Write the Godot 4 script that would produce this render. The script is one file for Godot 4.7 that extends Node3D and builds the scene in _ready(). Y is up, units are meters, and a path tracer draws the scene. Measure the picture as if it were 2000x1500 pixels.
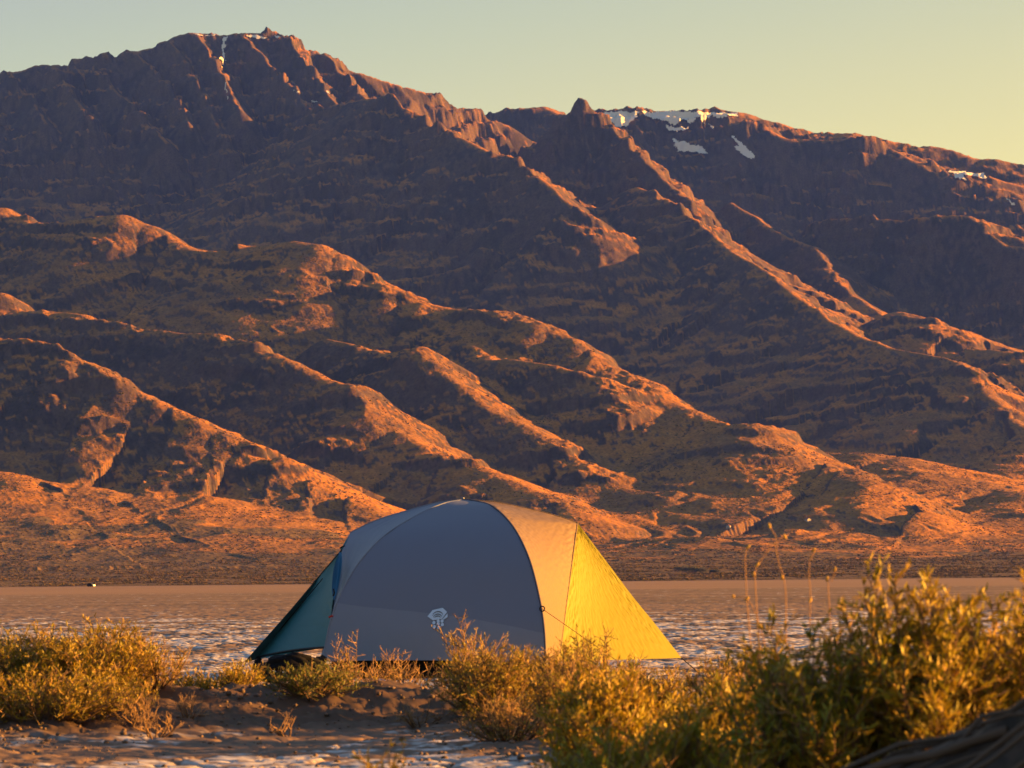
extends Node3D
# Units are metres; y is up and the view runs towards -z. "Depth" below always means -z.

const FOCAL := 7950.0            # focal length in the photograph's own pixels (2000 wide)
const EYE := 0.54                # height of the lens above the dry lake bed
var view := Transform3D()
var towards_sun := Vector3()
var mats := {}

# ------------------------------------------------------------------ helpers

func at(px: float, py: float, depth: float) -> Vector3:
	var d := view.basis * Vector3((px - 1000.0) / FOCAL, (750.0 - py) / FOCAL, -1.0)
	return view.origin + d * (depth / -d.z)

func lin(r: float, g: float, b: float) -> Color:
	return Color(r, g, b).linear_to_srgb()

func noise_of(seed_: int, freq: float, octaves := 4, kind := FastNoiseLite.TYPE_SIMPLEX, fractal := FastNoiseLite.FRACTAL_FBM) -> FastNoiseLite:
	var n := FastNoiseLite.new()
	n.seed = seed_
	n.frequency = freq
	n.noise_type = kind
	n.fractal_type = fractal
	n.fractal_octaves = octaves
	return n

func tag(o: Node3D, label := "", category := "", group := "", kind := "") -> Node3D:
	if label: o.set_meta("label", label)
	if category: o.set_meta("category", category)
	if group: o.set_meta("group", group)
	if kind: o.set_meta("kind", kind)
	return o

func put(called: String, m: Mesh, mat: Material, parent: Node = self) -> MeshInstance3D:
	var o := MeshInstance3D.new()
	o.name = called
	o.mesh = m
	o.material_override = mat
	parent.add_child(o, true)
	return o

func array_mesh(v: PackedVector3Array, idx: PackedInt32Array, n := PackedVector3Array(), c := PackedColorArray(), uv := PackedVector2Array()) -> ArrayMesh:
	var a := []
	a.resize(Mesh.ARRAY_MAX)
	a[Mesh.ARRAY_VERTEX] = v
	if n.size(): a[Mesh.ARRAY_NORMAL] = n
	if c.size(): a[Mesh.ARRAY_COLOR] = c
	if uv.size(): a[Mesh.ARRAY_TEX_UV] = uv
	a[Mesh.ARRAY_INDEX] = idx
	var m := ArrayMesh.new()
	m.add_surface_from_arrays(Mesh.PRIMITIVE_TRIANGLES, a)
	return m

func grid_index(rows: int, cols: int) -> PackedInt32Array:
	var idx := PackedInt32Array()
	idx.resize((rows - 1) * (cols - 1) * 6)
	var k := 0
	for i in rows - 1:
		for j in cols - 1:
			var a := i * cols + j
			var b := a + cols
			idx[k] = a; idx[k + 1] = b; idx[k + 2] = a + 1
			idx[k + 3] = a + 1; idx[k + 4] = b; idx[k + 5] = b + 1
			k += 6
	return idx

func plain(colour: Color, rough := 0.9, spec := 0.3) -> StandardMaterial3D:
	var m := StandardMaterial3D.new()
	m.albedo_color = colour
	m.roughness = rough
	m.metallic_specular = spec
	return m

# ------------------------------------------------------------------ the camera, the sky and the sun

func make_view() -> void:
	view.origin = Vector3(0, EYE, 0)
	view.basis = Basis.from_euler(Vector3(atan((1136.5 - 750.0) / FOCAL), 0, deg_to_rad(-0.54)))
	var cam := Camera3D.new()
	cam.name = "camera"
	cam.transform = view
	cam.near = 0.5
	cam.far = 40000.0
	var lens := CameraAttributesPhysical.new()
	lens.frustum_focal_length = 12.0 / (750.0 / FOCAL)
	lens.frustum_focus_distance = 45.0
	lens.exposure_aperture = 15.0
	lens.frustum_near = 0.5
	lens.frustum_far = 40000.0
	cam.attributes = lens
	cam.fov = rad_to_deg(2.0 * atan(750.0 / FOCAL))
	add_child(cam)
	cam.current = true

func make_light() -> void:
	var elevation := deg_to_rad(7.4)
	var round_ := deg_to_rad(-5.0)      # from the right hand, this far round towards the camera
	towards_sun = Vector3(cos(elevation) * cos(round_), sin(elevation), cos(elevation) * sin(round_))
	var sun := DirectionalLight3D.new()
	sun.name = "sun"
	sun.light_color = lin(1.0, 0.44, 0.075)
	sun.light_energy = 1.6
	sun.light_angular_distance = 0.5
	sun.shadow_enabled = true
	sun.basis = Basis.looking_at(-towards_sun, Vector3.UP)
	add_child(sun)

	var w := 512
	var h := 256
	var img := Image.create(w, h, false, Image.FORMAT_RGBF)
	var flat_sun := Vector3(towards_sun.x, 0, towards_sun.z).normalized()
	for y in h:
		var el := (0.5 - (y + 0.5) / h) * PI
		var s := maxf(sin(el), 0.0)
		for x in w:
			var az := ((x + 0.5) / w) * TAU           # 0 looks along -z
			var d := Vector3(sin(az) * cos(el), sin(el), -cos(az) * cos(el))
			var side := d.dot(flat_sun)
			var c := Vector3(0.16, 0.235, 0.42).lerp(Vector3(0.385, 0.525, 0.49), exp(-maxf(s - 0.1, 0.0) / 0.30))
			c = c.lerp(Vector3(1.15, 0.92, 0.28), 1.0 / (1.0 + exp((s - 0.096 - 0.135 * side) / 0.03)))
			img.set_pixel(x, y, Color(c.x, c.y, c.z))
	var mat := PanoramaSkyMaterial.new()
	mat.panorama = ImageTexture.create_from_image(img)
	var sky := Sky.new()
	sky.sky_material = mat
	var env := Environment.new()
	env.background_mode = Environment.BG_SKY
	env.sky = sky
	env.background_energy_multiplier = 0.172
	env.tonemap_mode = Environment.TONE_MAPPER_LINEAR
	env.tonemap_exposure = 6.5
	env.fog_enabled = true
	env.fog_density = 0.000014
	env.fog_light_color = lin(0.07, 0.17, 1.0)
	env.sdfgi_enabled = true
	env.ssao_enabled = true
	env.ssil_enabled = true
	var world := WorldEnvironment.new()
	world.name = "world"
	world.environment = env
	add_child(world)

# ------------------------------------------------------------------ the mountains

# Crest lines as [picture x, picture y, depth in metres], highest end first; a crest's height follows from its depth.
# near / far: steepness of the flank towards and away from the viewer; round: how broad the crest is; gully, wave: depth and spacing of the ravines.
var RIDGES := [
	{"near": 0.62, "far": 0.5, "round": 20.0, "gully": 130.0, "wave": 230.0, "p": [[-500, 200, 12900], [-150, 165, 12900], [0, 149, 12900], [70, 127, 12900], [160, 118, 12900], [230, 109, 12900], [300, 90, 12900], [345, 70, 12900], [370, 62, 12900], [440, 68, 12900], [465, 64, 12900], [545, 62, 12900], [620, 100, 12900], [700, 141, 12900], [770, 164, 12900], [840, 181, 12950], [935, 223, 13000], [985, 240, 13000]]},
	{"near": 0.7, "far": 0.3, "round": 40.0, "gully": 60.0, "wave": 240.0, "p": [[880, 235, 13900], [985, 213, 13900], [1060, 208, 13900], [1100, 226, 13800], [1160, 232, 13700]]},
	{"near": 0.8, "far": 0.2, "round": 230.0, "gully": 60.0, "wave": 190.0, "p": [[1120, 232, 13800], [1175, 222, 13800], [1250, 217, 13800], [1435, 219, 13780], [1475, 236, 13700]]},
	{"near": 0.85, "far": 0.3, "round": 30.0, "gully": 60.0, "wave": 240.0, "p": [[1460, 232, 13500], [1480, 241, 13500], [1530, 269, 13400], [1560, 274, 13400], [1690, 271, 13300], [1720, 286, 13300], [1780, 312, 13200], [1830, 336, 13100], [1845, 331, 13100]]},
	{"near": 0.75, "far": 0.3, "round": 40.0, "gully": 50.0, "wave": 200.0, "p": [[1840, 334, 13100], [1900, 338, 13100], [1930, 347, 13100], [2000, 363, 13100], [2500, 440, 13000]]},
	{"near": 0.95, "far": 0.8, "round": 10.0, "gully": 34.0, "wave": 110.0, "p": [[185, 122, 12850], [215, 165, 12650], [270, 215, 12400], [330, 280, 12100]]},
	{"near": 0.95, "far": 0.8, "round": 10.0, "gully": 34.0, "wave": 110.0, "p": [[270, 104, 12850], [315, 150, 12650], [350, 205, 12400], [370, 250, 12200]]},
	{"near": 0.95, "far": 0.8, "round": 10.0, "gully": 34.0, "wave": 110.0, "p": [[335, 80, 12850], [368, 130, 12650], [405, 205, 12400], [450, 290, 12050]]},
	{"near": 0.95, "far": 0.8, "round": 10.0, "gully": 34.0, "wave": 110.0, "p": [[385, 68, 12850], [418, 120, 12650], [448, 175, 12480], [470, 215, 12300]]},
	{"near": 0.95, "far": 0.8, "round": 10.0, "gully": 34.0, "wave": 110.0, "p": [[478, 70, 12850], [540, 140, 12600], [600, 205, 12350]]},
	{"near": 0.95, "far": 0.8, "round": 10.0, "gully": 34.0, "wave": 110.0, "p": [[560, 75, 12850], [610, 140, 12600], [655, 200, 12350]]},
	{"near": 0.95, "far": 0.8, "round": 10.0, "gully": 34.0, "wave": 110.0, "p": [[640, 115, 12850], [690, 165, 12600], [720, 200, 12350]]},
	{"near": 0.95, "far": 0.8, "round": 10.0, "gully": 34.0, "wave": 110.0, "p": [[100, 124, 12850], [130, 170, 12650], [170, 230, 12350]]},
	{"near": 0.95, "far": 0.8, "round": 10.0, "gully": 34.0, "wave": 110.0, "p": [[20, 146, 12850], [60, 190, 12650], [90, 240, 12400]]},
	{"near": 0.65, "far": 0.55, "round": 24.0, "gully": 55.0, "wave": 230.0, "p": [[600, 222, 12300], [660, 205, 12000], [720, 192, 11700], [760, 193, 11600], [830, 236, 11400], [900, 270, 11200], [960, 300, 11000], [1010, 317, 10900], [1060, 355, 10700], [1130, 410, 10450]]},
	{"near": 0.95, "far": 0.85, "round": 26.0, "gully": 50.0, "wave": 150.0, "p": [[1020, 300, 12100], [1070, 262, 11900], [1106, 224, 11810], [1124, 207, 11800], [1140, 202, 11790], [1156, 207, 11780], [1172, 224, 11770], [1192, 252, 11700], [1220, 273, 11600], [1280, 335, 11400], [1340, 390, 11200]]},
	{"near": 0.55, "far": 0.6, "round": 20.0, "gully": 60.0, "wave": 240.0, "p": [[1240, 365, 11000], [1280, 376, 10800], [1330, 411, 10600], [1390, 456, 10400], [1430, 490, 10200], [1485, 526, 10000], [1510, 538, 9900], [1560, 580, 9700], [1620, 625, 9500], [1680, 657, 9300], [1740, 680, 9150], [1800, 690, 9050], [1860, 702, 8950], [1900, 732, 8800], [1950, 790, 8600], [2010, 842, 8400], [2150, 900, 8200]]},
	{"near": 0.7, "far": 0.7, "round": 22.0, "gully": 45.0, "wave": 180.0, "p": [[1430, 395, 11600], [1480, 425, 11500], [1530, 462, 11300], [1590, 481, 11100], [1620, 530, 10900], [1660, 572, 10700], [1710, 604, 10500], [1770, 650, 10300]]},
	{"near": 0.9, "far": 0.3, "round": 30.0, "gully": 60.0, "wave": 220.0, "p": [[1600, 434, 11500], [1700, 426, 11400], [1770, 432, 11300], [1830, 419, 11250], [1890, 421, 11200], [1930, 450, 11100], [1960, 480, 11000], [2050, 484, 10900], [2400, 520, 10800]]},
	{"near": 0.5, "far": 0.5, "round": 40.0, "gully": 35.0, "wave": 150.0, "p": [[1755, 608, 9900], [1830, 629, 9700], [1870, 655, 9600], [1900, 678, 9500], [1990, 690, 9300], [2150, 705, 9200]]},
	{"near": 0.45, "far": 0.6, "round": 45.0, "gully": 35.0, "wave": 190.0, "p": [[-300, 380, 9400], [0, 406, 9200], [30, 421, 9150], [100, 437, 9000], [200, 422, 8900], [240, 419, 8850], [290, 440, 8800], [350, 475, 8700], [395, 493, 8600], [440, 530, 8450]]},
	{"near": 0.42, "far": 0.75, "round": 55.0, "gully": 30.0, "wave": 210.0, "p": [[395, 492, 8700], [500, 482, 8600], [570, 471, 8500], [620, 477, 8450], [660, 496, 8400], [700, 531, 8300], [760, 558, 8200], [830, 591, 8100], [890, 603, 8050], [980, 607, 7950], [1050, 631, 7850], [1120, 661, 7750], [1160, 696, 7650], [1250, 742, 7500], [1350, 800, 7300], [1420, 832, 7150], [1480, 827, 7100], [1530, 870, 7000], [1620, 912, 6850], [1700, 939, 6700], [1800, 1000, 6500], [1900, 1046, 6350]]},
	{"near": 0.62, "far": 0.6, "round": 38.0, "gully": 30.0, "wave": 170.0, "p": [[-250, 545, 8100], [0, 571, 7900], [30, 602, 7850], [160, 613, 7750], [180, 627, 7700], [300, 642, 7600], [360, 652, 7550], [430, 651, 7500], [480, 666, 7430], [560, 701, 7300], [640, 742, 7200], [690, 753, 7150], [715, 795, 7050], [780, 845, 6950], [860, 881, 6850], [960, 922, 6700], [1050, 962, 6550], [1130, 1002, 6420], [1220, 1046, 6300]]},
	{"near": 0.66, "far": 0.55, "round": 34.0, "gully": 25.0, "wave": 140.0, "p": [[640, 662, 7750], [770, 689, 7550], [820, 676, 7480], [845, 706, 7400], [900, 750, 7300], [980, 810, 7170], [1060, 852, 7050], [1150, 910, 6900], [1240, 962, 6750], [1330, 1012, 6550], [1430, 1056, 6350]]},
	{"near": 0.58, "far": 0.5, "round": 34.0, "gully": 25.0, "wave": 140.0, "p": [[900, 655, 7850], [960, 703, 7600], [1000, 701, 7560], [1080, 713, 7480], [1170, 736, 7400], [1200, 771, 7320], [1280, 850, 7150], [1370, 930, 6900], [1450, 990, 6650], [1540, 1040, 6450]]},
	{"near": 0.58, "far": 0.6, "round": 30.0, "gully": 40.0, "wave": 180.0, "p": [[-350, 620, 7200], [0, 658, 6900], [60, 666, 6860], [130, 687, 6800], [230, 740, 6720], [300, 780, 6660], [380, 815, 6600], [430, 842, 6560], [480, 862, 6520], [540, 891, 6470], [600, 930, 6400], [680, 970, 6320], [750, 1003, 6250], [830, 1052, 6150]]},
	{"near": 0.35, "far": 0.4, "round": 50.0, "gully": 18.0, "wave": 110.0, "p": [[-300, 880, 6500], [0, 921, 6400], [60, 936, 6370], [150, 951, 6330], [250, 971, 6280], [330, 1006, 6220], [380, 1050, 6130], [405, 1075, 6080]]},
	{"near": 0.35, "far": 0.35, "round": 25.0, "gully": 12.0, "wave": 80.0, "p": [[340, 978, 6300], [400, 967, 6290], [470, 987, 6260], [530, 1025, 6200]]},
	{"near": 0.3, "far": 0.4, "round": 80.0, "gully": 25.0, "wave": 150.0, "p": [[1540, 884, 7700], [1620, 886, 7600], [1700, 885, 7500], [1760, 896, 7400], [1850, 930, 7250], [1900, 946, 7150], [2000, 962, 7000], [2300, 1000, 6700]]},
	{"near": 0.3, "far": 0.3, "round": 30.0, "gully": 12.0, "wave": 90.0, "p": [[1640, 965, 6900], [1700, 1000, 6700], [1780, 1045, 6450], [1850, 1072, 6250]]},
	{"near": 0.3, "far": 0.3, "round": 25.0, "gully": 10.0, "wave": 80.0, "p": [[1260, 1052, 6200], [1380, 1046, 6130], [1425, 1053, 6090]]},
	{"near": 0.3, "far": 0.3, "round": 25.0, "gully": 10.0, "wave": 80.0, "p": [[560, 1000, 6350], [620, 1030, 6250], [680, 1062, 6150]]},
]
const D_NEAR := 4300.0
const D_FAR := 14600.0
const T_ROWS := 820
const T_COLS := 760
const U_LEFT := -1420.0
const U_RIGHT := 1480.0
var t_height := PackedFloat32Array()
var segs: Array[PackedFloat32Array] = []
var buckets := {}
const BUCKET := 100.0

func floor_height(x: float, d: float) -> float:
	var h := 0.0
	if d > 4300.0: h += (minf(d, 6000.0) - 4300.0) * 0.020
	if d > 6000.0: h += (minf(d, 7600.0) - 6000.0) * 0.05
	if d > 7600.0: h += (d - 7600.0) * 0.14
	return h

func depth_of_row(i: float) -> float:
	return D_NEAR * pow(D_FAR / D_NEAR, i / (T_ROWS - 1.0))

func lay_ridges() -> void:
	# segment: ax ad ah bx bd bh near far round gully wave start ridge
	for r in RIDGES.size():
		var rd: Dictionary = RIDGES[r]
		var run := 0.0
		var pts: Array = rd.p
		for k in pts.size() - 1:
			var a := at(pts[k][0], pts[k][1], pts[k][2])
			var b := at(pts[k + 1][0], pts[k + 1][1], pts[k + 1][2])
			segs.append(PackedFloat32Array([a.x, -a.z, a.y, b.x, -b.z, b.y, rd.near, rd.far, rd.round, rd.gully, rd.wave, run, r]))
			run += Vector2(b.x - a.x, b.z - a.z).length()

func bucket_of(x: float, d: float) -> PackedInt32Array:
	var key := Vector2i(int(floor(x / BUCKET)), int(floor(d / BUCKET)))
	if buckets.has(key):
		return buckets[key]
	var cx := (key.x + 0.5) * BUCKET
	var cd := (key.y + 0.5) * BUCKET
	var reach := BUCKET * 0.71
	var ground := floor_height(cx, cd)
	var low := ground - 20.0
	var tops := PackedFloat32Array()
	tops.resize(segs.size())
	for k in segs.size():
		var s := segs[k]
		var ex := s[3] - s[0]
		var ed := s[4] - s[1]
		var t := clampf(((cx - s[0]) * ex + (cd - s[1]) * ed) / (ex * ex + ed * ed), 0.0, 1.0)
		var dist := Vector2(cx - s[0] - ex * t, cd - s[1] - ed * t).length()
		var steep: float = minf(s[6], s[7])
		var steeper: float = maxf(s[6], s[7])
		var high_end := lerpf(s[2], s[5], t) + absf(s[5] - s[2]) / sqrt(ex * ex + ed * ed) * reach
		var rise := maxf(high_end - ground, 1.0)
		var q := maxf(1.0 - steep * (0.36 + 0.64 * clampf((rise - 20.0) / 300.0, 0.0, 1.0)) * 0.62 * maxf(dist - reach - s[8], 0.0) / rise, 0.0)
		tops[k] = ground + 12.0 + rise * q * q + s[9] * 0.2 if rise * q * q > 1.5 else -1e9
		var low_end := high_end - 2.0 * absf(s[5] - s[2]) / sqrt(ex * ex + ed * ed) * reach
		rise = maxf(low_end - ground, 1.0)
		q = maxf(1.0 - steeper * 0.62 * (dist + reach) / rise, 0.0)
		low = maxf(low, ground - 12.0 + rise * q * q - s[9] * 0.9 * smoothstep(0.0, s[10] * 1.1, dist + reach + 6.0))
	var found := PackedInt32Array()
	for k in segs.size():
		if tops[k] > low:
			found.append(k)
	buckets[key] = found
	return found

var n_gully: FastNoiseLite
var n_rough: FastNoiseLite
var n_fine: FastNoiseLite
var n_warp: FastNoiseLite
var n_band: FastNoiseLite
var n_mask: FastNoiseLite

func mountain_height(x: float, d: float) -> float:
	var wx := n_warp.get_noise_2d(x, d)
	var wd := n_warp.get_noise_2d(x + 9000.0, d)
	var h := floor_height(x, d)
	var base := h
	var start := clampf((d - 4300.0) / 400.0, 0.0, 1.0)
	if d < 5300.0:
		return h + (n_rough.get_noise_2d(x, d) * 0.8 + n_fine.get_noise_2d(x, d) * 0.5) * start
	var px := x + wx * 6.0
	var pd := d + wd * 6.0
	var ids := bucket_of(x, d)
	var ridge := -1
	var best := -1e9
	var b_dist := 0.0
	var b_run := 0.0
	var b_seg := 0
	var b_slope := 0.0
	var slope := 0.0
	var n := ids.size()
	for q in n + 1:
		var rr := -2
		var k := 0
		if q < n:
			k = ids[q]
			rr = int(segs[k][12])
		if rr != ridge:
			if ridge >= 0 and best > h - 45.0 and best > base + 1.0:
				var sg := segs[b_seg]
				var amp: float = sg[9]
				var wave: float = sg[10]
				var g := n_gully.get_noise_3d(b_run / wave * 100.0 + wx * 14.0, b_dist / wave * 11.0, ridge * 731.0)
				var g3 := n_gully.get_noise_3d(b_run / wave * 1000.0 + wx * 80.0, b_dist / wave * 160.0, ridge * 231.0 + 7.0)
				var g2 := n_gully.get_noise_3d(b_run / wave * 330.0 + wx * 30.0, b_dist / wave * 38.0, ridge * 431.0 + 77.0)
				var grow := smoothstep(0.0, wave * 1.1, b_dist + 6.0)
				best += (-absf(g) * 1.5 + 0.3) * amp * 0.6 * grow - absf(g2) * amp * 0.30 * (0.05 + grow) - absf(g3) * amp * 0.15 * (0.2 + grow)
				# smooth maximum
				var kk := 26.0
				var dh := best - h
				if dh > 0.0:
					slope = b_slope
				if dh > kk:
					h = best
				elif dh > -kk:
					var m := (dh + kk) / (2.0 * kk)
					h = h + dh * m + kk * m * (1.0 - m) * 0.5
			ridge = rr
			best = -1e9
			if q == n:
				break
		var s := segs[k]
		var ex := s[3] - s[0]
		var ed := s[4] - s[1]
		var ox := px - s[0]
		var od := pd - s[1]
		var ll := ex * ex + ed * ed
		var t := clampf((ox * ex + od * ed) / ll, 0.0, 1.0)
		ox -= ex * t
		od -= ed * t
		var dist := sqrt(ox * ox + od * od)
		var cross := ex * od - ed * ox
		var side := clampf(cross / (sqrt(ll) * (dist + 1.0)) * 2.0, -1.0, 1.0) * 0.5 + 0.5
		var steep := lerpf(s[6], s[7], side)
		var fall := sqrt(dist * dist + s[8] * s[8] * 0.5) - s[8] * 0.71
		var crest := s[2] + (s[5] - s[2]) * t
		var rise := maxf(crest - base, 1.0)
		steep *= 0.36 + 0.64 * clampf((rise - 20.0) / 300.0, 0.0, 1.0)
		var left := maxf(1.0 - steep * 0.62 * fall / rise, 0.0)
		var hh := base + rise * left * left
		if hh > best:
			best = hh
			b_dist = dist
			b_run = s[11] + sqrt(ll) * t
			b_seg = k
			b_slope = steep * 1.24 * left
	var above := clampf((h - base) / 90.0, 0.0, 1.0)
	# layered lava flows: benches and rim rock
	var layer := (h + n_band.get_noise_2d(x, d) * 46.0) / 58.0
	var f := layer - floorf(layer)
	var bench := smoothstep(0.36, 0.58, f) - f
	var lofty := clampf((h - 700.0) / 500.0, 0.0, 1.0)
	var hard := clampf(n_mask.get_noise_2d(x, d) * 3.2 + 0.12 + lofty * 0.8, 0.0, 1.0) * clampf((slope - 0.18) * 4.0, 0.0, 1.0)
	h += bench * (15.0 + 17.0 * lofty) * hard * above
	h += n_rough.get_noise_2d(x, d) * (0.45 + (2.6 + 8.0 * lofty) * above * hard * hard) + n_fine.get_noise_2d(x, d) * (0.5 + (2.2 + 2.5 * lofty) * above * hard)
	return h

var t_rows := []

func height_row(i: int) -> void:
	var row := PackedFloat32Array()
	row.resize(T_COLS)
	var d := depth_of_row(i)
	for j in T_COLS:
		row[j] = mountain_height(lerpf(U_LEFT, U_RIGHT, j / (T_COLS - 1.0)) / FOCAL * d, d)
	t_rows[i] = row

func make_mountains() -> void:
	n_gully = noise_of(11, 0.01, 2)
	n_rough = noise_of(21, 0.0085, 4, FastNoiseLite.TYPE_SIMPLEX, FastNoiseLite.FRACTAL_RIDGED)
	n_fine = noise_of(31, 0.03, 2)
	n_warp = noise_of(41, 0.0042, 2)
	n_band = noise_of(51, 0.0016, 2)
	n_mask = noise_of(61, 0.0030, 2)
	lay_ridges()
	var t0 := Time.get_ticks_msec()
	t_height.resize(T_ROWS * T_COLS)
	var v := PackedVector3Array()
	v.resize(T_ROWS * T_COLS)
	for i in T_ROWS:
		var d := depth_of_row(i)
		if d > 5250.0:
			for j in T_COLS:
				bucket_of(lerpf(U_LEFT, U_RIGHT, j / (T_COLS - 1.0)) / FOCAL * d, d)
	print("buckets ", Time.get_ticks_msec() - t0)
	t_rows.resize(T_ROWS)
	var job := WorkerThreadPool.add_group_task(height_row, T_ROWS)
	WorkerThreadPool.wait_for_group_task_completion(job)
	for i in T_ROWS:
		var d := depth_of_row(i)
		var row: PackedFloat32Array = t_rows[i]
		for j in T_COLS:
			var x := lerpf(U_LEFT, U_RIGHT, j / (T_COLS - 1.0)) / FOCAL * d
			t_height[i * T_COLS + j] = row[j]
			v[i * T_COLS + j] = Vector3(x, row[j], -d)
	print("heights ", Time.get_ticks_msec() - t0)
	var n := PackedVector3Array()
	n.resize(v.size())
	var c := PackedColorArray()
	c.resize(v.size())
	var n_tint := noise_of(71, 0.004, 3)
	var n_spot := noise_of(72, 0.035, 3)
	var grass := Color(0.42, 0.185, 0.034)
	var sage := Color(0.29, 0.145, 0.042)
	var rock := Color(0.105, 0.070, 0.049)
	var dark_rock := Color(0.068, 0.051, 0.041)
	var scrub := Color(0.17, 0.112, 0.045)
	for i in T_ROWS:
		var i0 := maxi(i - 1, 0)
		var i1 := mini(i + 1, T_ROWS - 1)
		for j in T_COLS:
			var a := i * T_COLS + j
			var e := v[i * T_COLS + mini(j + 1, T_COLS - 1)] - v[i * T_COLS + maxi(j - 1, 0)]
			var f := v[i0 * T_COLS + j] - v[i1 * T_COLS + j]
			var nn := f.cross(e).normalized()
			n[a] = nn
			var p := v[a]
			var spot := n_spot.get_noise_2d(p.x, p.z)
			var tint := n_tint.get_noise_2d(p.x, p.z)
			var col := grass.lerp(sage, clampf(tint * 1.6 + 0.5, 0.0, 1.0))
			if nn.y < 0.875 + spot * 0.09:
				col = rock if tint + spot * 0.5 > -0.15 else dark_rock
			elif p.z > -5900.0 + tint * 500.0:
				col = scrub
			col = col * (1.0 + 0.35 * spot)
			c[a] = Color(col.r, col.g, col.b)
	print("colours ", Time.get_ticks_msec() - t0)
	var m := StandardMaterial3D.new()
	m.vertex_color_use_as_albedo = true
	m.roughness = 0.95
	m.metallic_specular = 0.15
	var relief := NoiseTexture2D.new()
	relief.width = 1024; relief.height = 1024; relief.seamless = true
	relief.noise = noise_of(73, 0.018, 5, FastNoiseLite.TYPE_SIMPLEX, FastNoiseLite.FRACTAL_RIDGED)
	m.heightmap_enabled = true
	m.heightmap_texture = relief
	m.heightmap_scale = 120.0
	var mottle := NoiseTexture2D.new()
	mottle.width = 1024; mottle.height = 1024; mottle.seamless = true
	mottle.noise = noise_of(74, 0.05, 4)
	var ramp := Gradient.new()
	ramp.set_color(0, Color(0.55, 0.55, 0.55))
	ramp.set_color(1, Color(1, 1, 1))
	ramp.add_point(0.45, Color(0.88, 0.88, 0.88))
	mottle.color_ramp = ramp
	m.albedo_texture = mottle
	m.uv1_triplanar = true
	m.uv1_world_triplanar = true
	m.uv1_scale = Vector3(0.0021, 0.0021, 0.0021)
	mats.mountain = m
	var split := int(T_ROWS * 0.62)
	var range_ := tag(Node3D.new(), "", "", "", "structure")
	var near := v.slice(0, (split + 1) * T_COLS)
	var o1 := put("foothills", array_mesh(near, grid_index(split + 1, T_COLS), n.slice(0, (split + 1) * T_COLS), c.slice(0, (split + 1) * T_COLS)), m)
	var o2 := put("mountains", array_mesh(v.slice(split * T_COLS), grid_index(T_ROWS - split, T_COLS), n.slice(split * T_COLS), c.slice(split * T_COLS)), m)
	tag(o1, "", "", "", "structure")
	tag(o2, "", "", "", "structure")
	range_.free()
	print("mountains ", Time.get_ticks_msec() - t0)

# ------------------------------------------------------------------ the dry lake bed and the low dunes

# [x, depth, height, half-width, half-depth] of the small dunes that the shrubs hold together
var DUNES := [
	[-1.95, 15.9, 0.11, 0.75, 1.15], [-1.28, 15.6, 0.07, 0.45, 0.9], [-0.86, 16.1, 0.06, 0.40, 0.6], [-0.38, 15.8, 0.11, 0.42, 0.6],
	[0.16, 14.6, 0.05, 0.40, 1.0], [0.62, 12.4, 0.06, 0.55, 1.3], [1.35, 9.4, 0.10, 0.7, 1.2], [1.22, 6.7, 0.34, 0.60, 0.8], [0.62, 7.0, 0.06, 0.5, 0.9],
	[2.6, 12.5, 0.15, 0.9, 1.6], [-2.9, 13.2, 0.12, 0.8, 1.4],
]
var n_crack: FastNoiseLite
var n_crust: FastNoiseLite
var n_dirt: FastNoiseLite
var n_salt: FastNoiseLite

func dune(x: float, d: float) -> float:
	var h := 0.0
	for m in DUNES:
		var q: float = pow((x - m[0]) / m[3], 2.0) + pow((d - m[1]) / m[4], 2.0)
		if q < 6.0:
			h += m[2] * exp(-q * 0.9)
	return h

func ground_height(x: float, d: float) -> float:
	var u := dune(x, d)
	var dirt := clampf(u / 0.05, 0.0, 1.0)
	var h := u * (1.0 + 0.28 * n_dirt.get_noise_2d(x * 2.2, d * 2.2)) + n_dirt.get_noise_2d(x * 9.0, d * 9.0) * (0.003 + 0.008 * dirt) + n_dirt.get_noise_2d(x * 31.0, d * 31.0) * (0.0015 + 0.004 * dirt)
	h += n_crust.get_noise_2d(x, d) * lerpf(lerpf(0.003, 0.013, clampf((d - 15.0) / 8.0, 0.0, 1.0)), 0.004, dirt)
	var edge := n_crack.get_noise_2d(x, d) + 1.0
	h -= (1.0 - smoothstep(0.03, 0.16, edge)) * 0.014 * (1.0 - 0.45 * dirt)
	return h

func ground_patch(called: String, d0: float, d1: float, rows: int, cols: int, wide: float, extra: float) -> void:
	var v := PackedVector3Array()
	v.resize(rows * cols)
	var n := PackedVector3Array()
	n.resize(rows * cols)
	var c := PackedColorArray()
	c.resize(rows * cols)
	for i in rows:
		var d := d0 * pow(d1 / d0, i / (rows - 1.0))
		for j in cols:
			var x := (j / (cols - 1.0) * 2.0 - 1.0) * (wide * d + extra)
			v[i * cols + j] = Vector3(x, ground_height(x, d), -d)
	for i in rows:
		for j in cols:
			var k := i * cols + j
			var e := v[i * cols + mini(j + 1, cols - 1)] - v[i * cols + maxi(j - 1, 0)]
			var f := v[maxi(i - 1, 0) * cols + j] - v[mini(i + 1, rows - 1) * cols + j]
			n[k] = f.cross(e).normalized()
			var p := v[k]
			c[k] = soil(p.x, -p.z, p.y)
	var o := put(called, array_mesh(v, grid_index(rows, cols), n, c), mats.soil)
	tag(o, "", "", "", "structure")

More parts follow.
